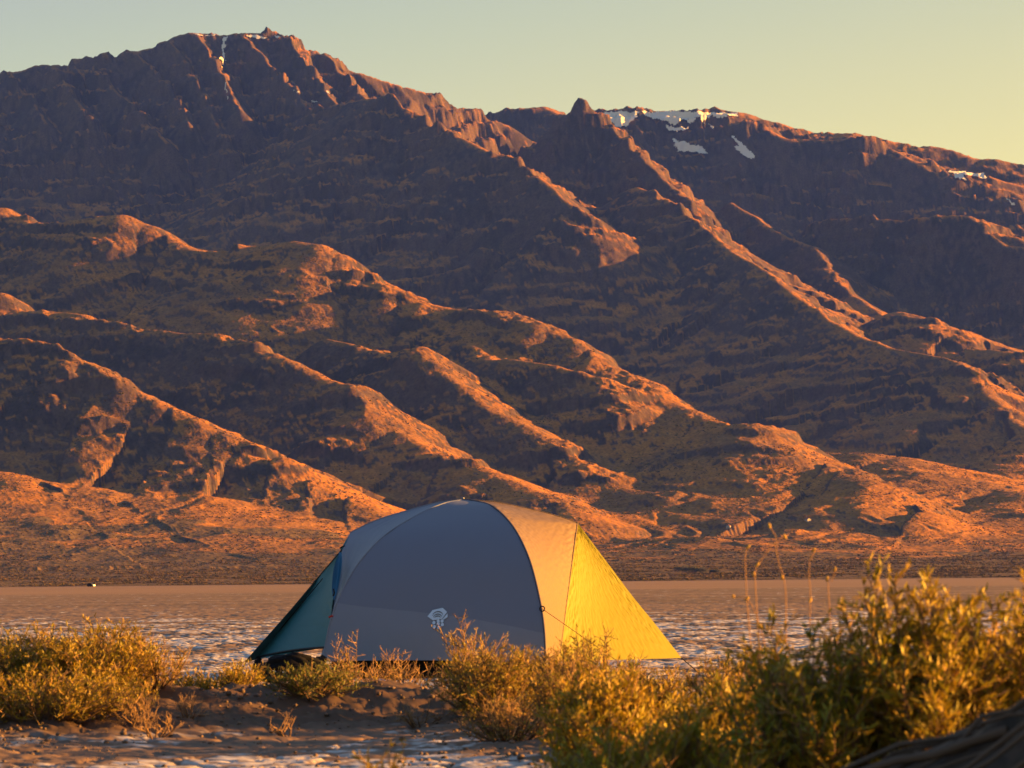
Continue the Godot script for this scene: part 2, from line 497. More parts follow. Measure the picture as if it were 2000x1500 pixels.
func soil(x: float, d: float, y: float) -> Color:
	var u := dune(x, d)
	var grain := n_dirt.get_noise_2d(x * 21.0, d * 21.0)
	var broad := n_salt.get_noise_2d(x, d * 0.35)
	var mud := Color(0.17, 0.115, 0.082) * (1.0 + 0.25 * grain)
	var clay := Color(0.088, 0.056, 0.038) * (1.0 + 0.30 * grain)
	var col := mud.lerp(clay, clampf(u / 0.04, 0.0, 1.0))
	# salt lies on the raised plates of the flat
	var edge := n_crack.get_noise_2d(x, d) + 1.0
	var here := smoothstep(66.0, 46.0, d) * 0.42 + smoothstep(13.0, 12.2, d) * 0.34 - smoothstep(60.0, 80.0, d) * 0.5 - smoothstep(19.0, 16.5, d) * 0.25
	var salt := smoothstep(0.10, 0.34, broad + here - 0.05 + 0.5 * n_salt.get_noise_2d(x * 7.0, d * 7.0)) * smoothstep(0.05, 0.18, edge) * (1.0 - clampf((u - 0.012) / 0.02, 0.0, 1.0))
	var streak := n_salt.get_noise_2d(x * 0.012, d * 0.10 + 40.0)
	col = col * (1.0 + 0.35 * streak * smoothstep(50.0, 90.0, d))
	var near_dark := clampf(1.0 - (pow((x - 1.25) / 0.95, 2.0) + pow((d - 6.6) / 1.3, 2.0)), 0.0, 1.0) * 3.0 + grain  # soil darkened in a grainy oval over the near dune
	col = col.lerp(Color(0.050, 0.037, 0.028) * (1.0 + 0.5 * grain), clampf(near_dark, 0.0, 1.0) if d < 9.0 else 0.0)
	if n_dirt.get_noise_2d(x * 14.0 + 50.0, d * 9.0) > 0.22:
		salt *= 0.25
	col = col.lerp(Color(0.50, 0.49, 0.48), salt * 0.9)
	return Color(col.r, col.g, col.b)

func make_ground() -> void:
	n_crack = noise_of(81, 4.2, 1, FastNoiseLite.TYPE_CELLULAR, FastNoiseLite.FRACTAL_NONE)
	n_crack.cellular_return_type = FastNoiseLite.RETURN_DISTANCE2_SUB
	n_crack.domain_warp_enabled = true
	n_crack.domain_warp_amplitude = 0.10
	n_crack.domain_warp_frequency = 3.0
	n_crust = noise_of(82, 3.4, 3, FastNoiseLite.TYPE_SIMPLEX, FastNoiseLite.FRACTAL_RIDGED)
	n_dirt = noise_of(83, 1.0, 3)
	n_salt = noise_of(84, 0.55, 3)
	var m := StandardMaterial3D.new()
	m.vertex_color_use_as_albedo = true
	m.roughness = 0.92
	m.metallic_specular = 0.25
	var tex := NoiseTexture2D.new()
	tex.width = 512; tex.height = 512; tex.seamless = true
	tex.noise = noise_of(85, 0.03, 5)
	m.heightmap_enabled = false
	m.uv1_triplanar = true
	m.uv1_world_triplanar = true
	m.uv1_scale = Vector3(2.5, 2.5, 2.5)
	mats.soil = m
	ground_patch("dune_ground", 4.0, 30.0, 520, 300, 0.17, 0.7)
	ground_patch("crusted_ground", 29.9, 260.0, 420, 420, 0.19, 0.5)

	var far := StandardMaterial3D.new()
	far.albedo_color = Color.WHITE
	far.roughness = 0.95
	far.metallic_specular = 0.2
	var ft := NoiseTexture2D.new()
	ft.width = 1024; ft.height = 1024; ft.seamless = true
	ft.noise = noise_of(86, 0.012, 5)
	var ramp := Gradient.new()
	ramp.set_color(0, lin(0.19, 0.125, 0.085))
	ramp.set_color(1, lin(0.27, 0.18, 0.125))
	ft.color_ramp = ramp
	far.albedo_texture = ft
	far.uv1_triplanar = true
	far.uv1_world_triplanar = true
	far.uv1_scale = Vector3(0.0011, 0.0011, 0.004)
	var p := PlaneMesh.new()
	p.size = Vector2(9000, 9000)
	var o := put("lake_bed", p, far)
	o.position = Vector3(0, -0.04, -4300)
	tag(o, "", "", "", "structure")

# ------------------------------------------------------------------ the tent

func curve(pts: Array, steps: int) -> PackedVector3Array:
	var c := Curve3D.new()
	var n := pts.size()
	for k in n:
		var p: Vector3 = pts[k]
		var before: Vector3 = pts[maxi(k - 1, 0)]
		var after: Vector3 = pts[mini(k + 1, n - 1)]
		var tan_ := (after - before) * 0.5
		c.add_point(p, -tan_ * 0.33 if k > 0 else Vector3.ZERO, tan_ * 0.33 if k < n - 1 else Vector3.ZERO)
	c.bake_interval = 0.01
	var out := PackedVector3Array()
	var length := c.get_baked_length()
	for k in steps + 1:
		out.append(c.sample_baked(length * k / steps, true))
	return out

func trace(pts: Array) -> Array:
	var out := []
	for p in pts:
		out.append(at(p[0], p[1], p[2]))
	return out

func back(pts: PackedVector3Array) -> PackedVector3Array:
	var out := PackedVector3Array()
	for p in pts:
		out.append(Vector3(p.x, p.y, -48.0 - p.z))
	return out

# cloth stretched between two edges that share their number of points; creases run down from the seams
func cloth(a: PackedVector3Array, b: PackedVector3Array, across: int, sag: float, crease: float, seed_: int, flip := false, stretch := Vector2(9, 3)) -> ArrayMesh:
	var rows := a.size()
	var cols := across + 1
	var noise := noise_of(seed_, 1.0, 3)
	var v := PackedVector3Array()
	for i in rows:
		for j in cols:
			var u := j / float(across)
			var p := a[i].lerp(b[i], u)
			v.append(p)
	var n := grid_normals(v, rows, cols, flip)
	for i in rows:
		for j in cols:
			var u := j / float(across)
			var t := i / (rows - 1.0)
			var hold := sin(PI * u) * sin(PI * clampf(t, 0.0, 1.0))
			var edge := pow(absf(u * 2.0 - 1.0), 3.0) * 0.7 + 0.3
			var k := i * cols + j
			v[k] += n[k] * (-sag * hold + crease * edge * minf(1.0, hold * 6.0 + 0.08) * noise.get_noise_2d(u * stretch.x + t * 2.0, t * stretch.y + u * 3.0))
	n = grid_normals(v, rows, cols, flip)
	var idx := grid_index(rows, cols)
	if flip:
		for k in range(0, idx.size(), 3):
			var q := idx[k + 1]
			idx[k + 1] = idx[k + 2]
			idx[k + 2] = q
	return array_mesh(v, idx, n)

func grid_normals(v: PackedVector3Array, rows: int, cols: int, flip: bool) -> PackedVector3Array:
	var n := PackedVector3Array()
	n.resize(v.size())
	for i in rows:
		for j in cols:
			var e := v[i * cols + mini(j + 1, cols - 1)] - v[i * cols + maxi(j - 1, 0)]
			var f := v[maxi(i - 1, 0) * cols + j] - v[mini(i + 1, rows - 1) * cols + j]
			var c := f.cross(e)
			if c.length() < 1e-9:
				c = Vector3(0, 0, 1)
			n[i * cols + j] = c.normalized() * (-1.0 if flip else 1.0)
	return n

func tube(pts: PackedVector3Array, r0: float, r1: float, sides := 6) -> ArrayMesh:
	var st := Tubes.new()
	st.add(pts, r0, r1, sides)
	return st.mesh()

class Tubes:
	var v := PackedVector3Array()
	var n := PackedVector3Array()
	var c := PackedColorArray()
	var idx := PackedInt32Array()
	func add(pts: PackedVector3Array, r0: float, r1: float, sides := 6, colour := Color.WHITE) -> void:
		var count := pts.size()
		if count < 2: return
		var dir := (pts[1] - pts[0]).normalized()
		var side := dir.cross(Vector3(0.31, 0.9, 0.27)).normalized()
		for k in count:
			dir = (pts[mini(k + 1, count - 1)] - pts[maxi(k - 1, 0)]).normalized()
			side = (side - dir * side.dot(dir)).normalized()
			var up := dir.cross(side)
			var r := lerpf(r0, r1, k / (count - 1.0))
			for q in sides:
				var ang := TAU * q / sides
				var out := side * cos(ang) + up * sin(ang)
				v.append(pts[k] + out * r)
				n.append(out)
				c.append(colour)
		var first := v.size() - count * sides
		for k in count - 1:
			for q in sides:
				var a := first + k * sides + q
				var b := first + k * sides + (q + 1) % sides
				idx.append_array(PackedInt32Array([a, a + sides, b, b, a + sides, b + sides]))
	func mesh() -> ArrayMesh:
		var a := []
		a.resize(Mesh.ARRAY_MAX)
		a[Mesh.ARRAY_VERTEX] = v
		a[Mesh.ARRAY_NORMAL] = n
		a[Mesh.ARRAY_COLOR] = c
		a[Mesh.ARRAY_INDEX] = idx
		var m := ArrayMesh.new()
		m.add_surface_from_arrays(Mesh.PRIMITIVE_TRIANGLES, a)
		return m

func nylon(colour: Color, through := 0.0, rough := 0.55) -> StandardMaterial3D:
	var m := plain(colour, rough, 0.35)
	if through > 0.0:
		m.backlight_enabled = true
		m.backlight = Color(through, through, through)
	return m

func sub(a: PackedVector3Array, from: float, to: float) -> PackedVector3Array:
	var out := PackedVector3Array()
	var n := a.size()
	for k in n:
		var t := lerpf(from, to, k / (n - 1.0)) * (n - 1.0)
		var i := mini(int(t), n - 2)
		out.append(a[i].lerp(a[i + 1], t - i))
	return out

func make_tent() -> void:
	var tent := Node3D.new()
	tent.name = "dome_tent"
	add_child(tent)
	tag(tent, "grey dome tent with a sunlit yellow vestibule and a shaded teal one", "tent")
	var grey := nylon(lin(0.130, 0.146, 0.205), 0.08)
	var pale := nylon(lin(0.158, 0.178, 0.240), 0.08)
	var sun_warm_grey := nylon(lin(0.122, 0.086, 0.055), 0.10)  # same grey cloth, with the low sun's orange put into its colour
	var sunlit_yellow := nylon(lin(0.150, 0.142, 0.004), 0.10)  # vestibule cloth with the sun's yellow put into its colour
	var teal := nylon(lin(0.028, 0.115, 0.135), 0.10)  # the same vestibule cloth with its shade put into the colour
	var dark := plain(lin(0.012, 0.014, 0.02), 0.6)
	var black := plain(lin(0.006, 0.006, 0.007), 0.7)
	var S := 110
	var pole_r := curve(trace([[1066, 1296, 22.62], [1063, 1230, 22.66], [1053, 1165, 22.79], [1033, 1090, 22.97], [1003, 1030, 23.25], [965, 991, 23.6], [930, 979, 23.9], [905, 976, 24.0]]), S)
	var pole_l := curve(trace([[630, 1292, 23.05], [643, 1222, 23.1], [663, 1165, 23.16], [700, 1100, 23.29], [752, 1045, 23.46], [815, 1006, 23.7], [865, 984, 23.85], [905, 976, 24.0]]), S)
	var ridge_r := curve(trace([[1128, 1021, 24.0], [1082, 1006, 24.0], [1030, 993, 24.0], [965, 980, 24.0], [905, 976, 24.0]]), S)
	var ridge_l := curve(trace([[684, 1040, 24.0], [735, 1016, 24.0], [800, 996, 24.0], [855, 982, 24.0], [905, 976, 24.0]]), S)
	var door_r := curve(trace([[1092, 1292, 23.2], [1105, 1190, 23.45], [1117, 1100, 23.7], [1128, 1021, 24.0]]), S)
	var door_l := curve(trace([[624, 1292, 23.3], [643, 1215, 23.4], [655, 1150, 23.6], [668, 1074, 23.85], [684, 1040, 24.0]]), S)
	# front and rear panels between the two poles, with the light along the hem painted as a paler band
	for rear in [false, true]:
		var l := back(pole_l) if rear else pole_l
		var r := back(pole_r) if rear else pole_r
		var main := put("rear_panel" if rear else "front_panel", split_panel(l, r, true, rear), grey, tent)
		put("hem_light_band", split_panel(l, r, false, rear), pale, tent)  # pale strip paints light reflected by and passing through the lower cloth
		if not rear:
			emblem(main, l, r)
		# side panels: from the pole to the ridge and the door edge
		var er := door_r.duplicate()
		var el := door_l.duplicate()
		if rear:
			er = back(er)
			el = back(el)
		var joined_r := join(er, ridge_r, S)
		var joined_l := join(el, ridge_l, S)
		put("side_panel", cloth(r, joined_r, 60, 0.012, 0.007, 301, rear, Vector2(7, 40)), sun_warm_grey, tent)
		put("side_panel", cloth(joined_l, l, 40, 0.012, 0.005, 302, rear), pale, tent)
		# vestibules
		var tip_r := curve(trace([[1331, 1285, 24.0], [1280, 1219, 24.0], [1236, 1165, 24.0], [1178, 1088, 24.0], [1128, 1021, 24.0]]), S)
		var tip_l := curve(trace([[482, 1291, 24.1], [530, 1236, 24.08], [578, 1181, 24.05], [622, 1128, 24.0], [668, 1074, 23.85], [684, 1040, 24.0]]), S)
		var hang_l := curve(trace([[640, 1264, 23.2], [648, 1190, 23.4], [656, 1130, 23.6], [668, 1076, 23.85], [684, 1042, 24.0]]), S)
		put("vestibule", cloth(er, tip_r, 130, 0.03, 0.0055, 303, rear, Vector2(38, 9)), sunlit_yellow, tent)
		if rear:
			hang_l = back(hang_l)
			tip_l = back(tip_l)
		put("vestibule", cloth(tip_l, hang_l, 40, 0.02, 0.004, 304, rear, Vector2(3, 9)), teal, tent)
	var seam := plain(lin(0.055, 0.055, 0.085), 0.6)
	put("pole_sleeve", tube(pole_r, 0.006, 0.006, 8), seam, tent)
	put("pole_sleeve", tube(pole_l, 0.004, 0.004, 8), pale, tent)
	put("pole_sleeve", tube(back(pole_r), 0.007, 0.007, 8), seam, tent)
	put("pole_sleeve", tube(back(pole_l), 0.007, 0.007, 8), seam, tent)
	put("ridge_seam", tube(ridge_r, 0.004, 0.004), sun_warm_grey, tent)
	put("ridge_seam", tube(ridge_l, 0.004, 0.004), pale, tent)
	put("door_seam", tube(door_r, 0.005, 0.005), sun_warm_grey, tent)
	# hem binding and zip of the open side
	var tip := curve(trace([[482, 1291, 24.1], [530, 1236, 24.08], [578, 1181, 24.05], [622, 1128, 24.0], [668, 1074, 23.85]]), S)
	put("zip", tube(tip, 0.006, 0.005), dark, tent)
	var inner := curve(trace([[500, 1288, 24.05], [545, 1232, 24.0], [590, 1178, 23.95], [630, 1130, 23.9]]), S)
	put("seam_tape", tube(inner, 0.003, 0.003), dark, tent)
	var hem := curve(trace([[482, 1291, 24.1], [520, 1280, 23.9], [560, 1272, 23.65], [600, 1267, 23.42], [640, 1264, 23.2]]), S)
	put("hem_cord", tube(hem, 0.007, 0.007), dark, tent)
	var flap_a := curve(trace([[663, 1078, 23.7], [652, 1110, 23.5], [648, 1150, 23.35], [652, 1172, 23.25]]), 20)
	var flap_b := curve(trace([[668, 1080, 23.7], [667, 1110, 23.5], [661, 1145, 23.35], [653, 1172, 23.25]]), 20)
	put("door_flap", cloth(flap_a, flap_b, 8, -0.03, 0.004, 306), nylon(lin(0.02, 0.12, 0.22), 0.2), tent)
	put("toggle", tube(trace_line([[651, 1164, 23.2], [653, 1158, 23.2], [651, 1150, 23.2]]), 0.006, 0.004), dark, tent)
	put("toggle", tube(trace_line([[664, 1071, 23.75], [670, 1067, 23.75], [674, 1066, 23.75]]), 0.005, 0.003), dark, tent)
	put("pull_tab", tube(trace_line([[642, 1206, 23.0], [647, 1203, 23.0], [651, 1204, 23.0]]), 0.006, 0.006), plain(lin(0.30, 0.03, 0.03), 0.5), tent)
	# guy lines and their stakes
	var line_mat := plain(lin(0.09, 0.05, 0.03), 0.8)
	var g0 := at(1059, 1189, 22.7)
	var g1 := Vector3(g0.x + 0.55, ground_height(g0.x + 0.55, 21.9), -21.9)
	put("guy_line", tube(PackedVector3Array([g0, g1]), 0.0018, 0.0018, 5), line_mat, tent)
	put("guy_ring", tube(ring(g0, 0.014), 0.004, 0.004, 6), dark, tent)
	for e in [[at(1331, 1285, 24.0), Vector3(0.10, 0, 0.05)], [at(482, 1291, 24.1), Vector3(-0.06, 0, 0.02)], [g1, Vector3.ZERO]]:
		var p: Vector3 = e[0]
		var foot: Vector3 = p + e[1]
		foot.y = ground_height(foot.x, -foot.z)
		if e[1] != Vector3.ZERO:
			put("guy_line", tube(PackedVector3Array([p, foot]), 0.0035, 0.0035, 5), dark, tent)
		put("stake", tube(PackedVector3Array([foot + Vector3(0.012, 0.035, 0), foot - Vector3(0.02, 0.08, 0)]), 0.005, 0.003, 6), plain(lin(0.30, 0.30, 0.32), 0.35), tent)
	# the dark tub floor that shows below the hem
	var tub := PackedVector3Array()
	var fl := Vector3(pole_l[0].x + 0.05, 0, -23.05)
	var fr := Vector3(pole_r[0].x - 0.03, 0, -22.95)
	var loop := [fl, fr, Vector3(fr.x, 0, -25.05), Vector3(fl.x, 0, -24.95)]
	var st := SurfaceTool.new()
	st.begin(Mesh.PRIMITIVE_TRIANGLES)
	for k in 4:
		var a: Vector3 = loop[k]
		var b: Vector3 = loop[(k + 1) % 4]
		var lift := Vector3(0, 0.12, 0)
		for q in [a, b, a + lift, b, b + lift, a + lift]:
			st.add_vertex(q + Vector3(0, 0.004, 0))
	for q in [loop[0], loop[2], loop[1], loop[0], loop[3], loop[2]]:
		st.add_vertex(q + Vector3(0, 0.03, 0))
	st.generate_normals()
	put("tub_floor", st.commit(), black, tent)
	var knob := SphereMesh.new()
	knob.radius = 0.006
	knob.height = 0.01
	var o := put("ridge_clip", knob, plain(lin(0.4, 0.4, 0.42), 0.4), tent)
	o.position = at(905, 973, 24.0)

func trace_line(pts: Array) -> PackedVector3Array:
	return PackedVector3Array(trace(pts))

func ring(p: Vector3, r: float) -> PackedVector3Array:
	var out := PackedVector3Array()
	for k in 13:
		out.append(p + Vector3(cos(TAU * k / 12.0), sin(TAU * k / 12.0), 0) * r)
	return out

func join(low: PackedVector3Array, high: PackedVector3Array, steps: int) -> PackedVector3Array:
	var out := PackedVector3Array()
	for k in steps + 1:
		var t := k / float(steps)
		if t < 0.66:
			out.append(sub(low, t / 0.66, t / 0.66)[0])
		else:
			out.append(sub(high, (t - 0.66) / 0.34, (t - 0.66) / 0.34)[0])
	return out

func light_band_top(u: float) -> float:  # upper edge of the painted light along the hem
	return lerpf(0.215, 0.09, pow(u, 0.75)) + 0.02 * sin(PI * u)

func panel_point(l: PackedVector3Array, r: PackedVector3Array, u: float, t: float) -> Vector3:
	var n := l.size() - 1
	var f := clampf(t, 0.0, 1.0) * n
	var i := mini(int(f), n - 1)
	var a := l[i].lerp(l[i + 1], f - i)
	var b := r[i].lerp(r[i + 1], f - i)
	var p := a.lerp(b, u)
	var bow := sin(PI * u) * (1.0 - t)
	p.z += 0.015 * sin(PI * u) * sin(PI * minf(t * 1.1, 1.0)) * signf(p.z + 24.0)
	p.y += 0.012 * bow * (1.0 - smoothstep(0.0, 0.25, t))
	return p

func split_panel(l: PackedVector3Array, r: PackedVector3Array, upper: bool, rear: bool) -> ArrayMesh:
	var rows := 40 if upper else 12
	var cols := 41
	var v := PackedVector3Array()
	for i in rows:
		for j in cols:
			var u := j / (cols - 1.0)
			var s := light_band_top(u)
			var t := lerpf(s, 1.0, i / (rows - 1.0)) if upper else lerpf(0.0, s, i / (rows - 1.0))
			v.append(panel_point(l, r, u, t))
	var n := grid_normals(v, rows, cols, rear)
	var noise := noise_of(311, 1.0, 2)
	for k in v.size():
		v[k] += n[k] * 0.003 * noise.get_noise_2d(v[k].x * 5.0, v[k].y * 2.5)
	return array_mesh(v, grid_index(rows, cols), grid_normals(v, rows, cols, rear))

func emblem_piece(frame: Array, called: String, pts: Array, mat: Material, lift: float) -> void:
	var flat := PackedVector2Array()
	for p in pts: flat.append(p)
	var tri := Geometry2D.triangulate_polygon(flat)
	var v := PackedVector3Array()
	var n := PackedVector3Array()
	for p in flat:
		v.append(frame[0] + frame[1] * p.x + frame[2] * p.y + frame[3] * lift)
		n.append(frame[3])
	put(called, array_mesh(v, tri, n), mat, frame[4])

# the maker's mark printed on the front: a nut seen from the side above a cluster of dots
func emblem(panel: Node3D, l: PackedVector3Array, r: PackedVector3Array) -> void:
	var holder := Node3D.new()
	holder.name = "emblem"
	panel.add_child(holder)
	var light := plain(lin(0.42, 0.55, 0.72), 0.5)
	var dark := plain(lin(0.10, 0.12, 0.16), 0.5)
	# find the panel point that shows at the mark's centre
	var goal := Vector2(855, 1207)
	var best := Vector2(0.5, 0.3)
	var miss := 1e9
	for i in 60:
		for j in 60:
			var uv := Vector2(0.35 + 0.35 * i / 59.0, 0.05 + 0.4 * j / 59.0)
			var p := panel_point(l, r, uv.x, uv.y)
			var q := view.affine_inverse() * p
			var s := Vector2(1000.0 + q.x / -q.z * FOCAL, 750.0 - q.y / -q.z * FOCAL)
			if s.distance_to(goal) < miss:
				miss = s.distance_to(goal)
				best = uv
	var o := panel_point(l, r, best.x, best.y)
	var across := (panel_point(l, r, best.x + 0.05, best.y) - panel_point(l, r, best.x - 0.05, best.y)).normalized()
	var up := (panel_point(l, r, best.x, best.y + 0.05) - panel_point(l, r, best.x, best.y - 0.05)).normalized()
	var out := across.cross(up).normalized()
	var unit := 23.0 / FOCAL
	var stretch := 1.0 / maxf(up.y, 0.3)
	var frame := [o, across * unit, up * (-unit * stretch), out, holder]
	# picture pixels about the mark's centre, y down
	emblem_piece(frame, "nut_face", [Vector2(-21, -3), Vector2(-11, -15), Vector2(9, -19), Vector2(19, -11), Vector2(10, 2), Vector2(-9, 5)], light, 0.007)
	emblem_piece(frame, "nut_side", [Vector2(20, -8), Vector2(21, -1), Vector2(13, 4), Vector2(11, 2.6)], light, 0.007)
	for k in 3:
		var arc := []
		var rx: float = [11.0, 9.0, 6.5][k]
		var cy: float = [-3.5, 0.0, 0.6][k]
		for q in 9:
			var a := PI + PI * q / 8.0
			arc.append(Vector2(0.5 + rx * cos(a), cy + 9.0 * sin(a) * [1.0, 0.85, 0.5][k]))
		for q in 9:
			var a := TAU - PI * q / 8.0
			arc.append(Vector2(0.5 + (rx - 0.6) * cos(a), cy + (9.0 * [1.0, 0.85, 0.5][k] - 2.2) * sin(a)))
		emblem_piece(frame, "nut_thread", arc, dark, 0.0095)
	for spot in [[-6.5, 9.5], [2, 6.5], [10, 6.5], [2.5, 12.0], [11, 13.5], [-5, 17.5], [4.5, 19.0]]:
		var dot := []
		for q in 10:
			dot.append(Vector2(spot[0], spot[1]) + Vector2(cos(TAU * q / 10.0), sin(TAU * q / 10.0)) * 3.4)
		emblem_piece(frame, "dot", dot, light, 0.007)

# ------------------------------------------------------------------ bags in the open vestibule

func lump(size: Vector3, seed_: int, rough: float, peak := 0.0) -> ArrayMesh:
	var noise := noise_of(seed_, 1.0, 3)
	var rows := 22
	var cols := 33
	var v := PackedVector3Array()
	for i in rows:
		var th := PI * i / (rows - 1.0)
		for j in cols:
			var ph := TAU * j / (cols - 1.0)
			var d := Vector3(sin(th) * cos(ph), cos(th), sin(th) * sin(ph))
			var k := 1.0 + rough * noise.get_noise_3dv(d * 1.7)
			var p := Vector3(signf(d.x) * pow(absf(d.x), 0.75) * size.x, pow(absf(d.y), 0.8) * signf(d.y) * size.y, signf(d.z) * pow(absf(d.z), 0.75) * size.z) * k
			if p.y > 0.0:
				p.y += peak * maxf(0.0, 1.0 - absf(p.x) / size.x * 1.3) * size.y
			p.y = maxf(p.y + size.y * 0.7, 0.0)
			v.append(p)
	return array_mesh(v, grid_index(rows, cols), grid_normals(v, rows, cols, false))

func make_bags() -> void:
	var cloth_ := plain(lin(0.008, 0.008, 0.010), 0.85, 0.2)
	var trim := plain(lin(0.45, 0.45, 0.47), 0.5)
	var duffel := Node3D.new()
	duffel.name = "duffel_bag"
	add_child(duffel)
	duffel.position = Vector3(at(572, 1326, 22.5).x, ground_height(at(572, 1326, 22.5).x, 22.5), -22.5)
	tag(duffel, "slumped black duffel bag lying in the open teal vestibule", "bag")
	put("body", lump(Vector3(0.20, 0.075, 0.13), 401, 0.35, 0.55), cloth_, duffel)
	put("strap", tube(PackedVector3Array([Vector3(-0.19, 0.04, 0.09), Vector3(-0.08, 0.10, 0.12), Vector3(0.05, 0.09, 0.125), Vector3(0.17, 0.03, 0.10)]), 0.008, 0.008), cloth_, duffel)
	put("zip_pull", tube(PackedVector3Array([Vector3(-0.105, 0.072, 0.132), Vector3(-0.085, 0.064, 0.14)]), 0.003, 0.003), trim, duffel)
	put("zip_pull", tube(PackedVector3Array([Vector3(-0.05, 0.062, 0.142), Vector3(-0.03, 0.060, 0.144)]), 0.003, 0.003), trim, duffel)
	put("buckle", tube(ring(Vector3(0.0, 0.022, 0.150), 0.010), 0.003, 0.003), trim, duffel)
	var sack := Node3D.new()
	sack.name = "stuff_sack"
	add_child(sack)
	sack.position = Vector3(at(503, 1318, 23.3).x, ground_height(at(503, 1318, 23.3).x, 23.3), -23.3)
	tag(sack, "small black stuff sack standing under the tip of the teal vestibule", "bag")
	put("body", lump(Vector3(0.028, 0.065, 0.028), 402, 0.3), cloth_, sack)
	put("neck", tube(PackedVector3Array([Vector3(0, 0.10, 0), Vector3(0.012, 0.125, 0)]), 0.014, 0.018), cloth_, sack)
	var pouch := Node3D.new()
	pouch.name = "pouch"
	add_child(pouch)
	var pp := at(615, 1305, 22.95)
	pouch.position = Vector3(pp.x, ground_height(pp.x, 22.95), -22.95)
	pouch.rotation.z = -0.35
	tag(pouch, "dark brown pouch leaning by the open edge of the grey tent wall", "bag")
	put("body", lump(Vector3(0.035, 0.075, 0.03), 403, 0.4), plain(lin(0.03, 0.02, 0.014), 0.8), pouch)
	put("flap", lump(Vector3(0.03, 0.02, 0.034), 404, 0.2), plain(lin(0.05, 0.03, 0.018), 0.8), pouch).position.y = 0.075

# ------------------------------------------------------------------ shrubs

class Leaves:
	var v := PackedVector3Array()
	var c := PackedColorArray()
	var idx := PackedInt32Array()
	func add(p: Vector3, dir: Vector3, side: Vector3, length: float, width: float, colour: Color) -> void:
		var k := v.size()
		var mid := p + dir * length * 0.45
		v.append(p); v.append(mid + side * width); v.append(p + dir * length); v.append(mid - side * width)
		c.append(colour); c.append(colour); c.append(colour); c.append(colour)
		idx.append_array(PackedInt32Array([k, k + 1, k + 2, k, k + 2, k + 3]))
	func mesh() -> ArrayMesh:
		var a := []
		a.resize(Mesh.ARRAY_MAX)
		a[Mesh.ARRAY_VERTEX] = v
		a[Mesh.ARRAY_COLOR] = c
		a[Mesh.ARRAY_INDEX] = idx
		var m := ArrayMesh.new()
		m.add_surface_from_arrays(Mesh.PRIMITIVE_TRIANGLES, a)
		return m

func bent(rng: RandomNumberGenerator, p: Vector3, dir: Vector3, length: float, steps: int, wander: float, lift: float) -> PackedVector3Array:
	var out := PackedVector3Array([p])
	for k in steps:
		dir = (dir + Vector3(rng.randf_range(-1, 1), rng.randf_range(-1, 1) + lift, rng.randf_range(-1, 1)) * wander).normalized()
		p += dir * length / steps
		out.append(p)
	return out

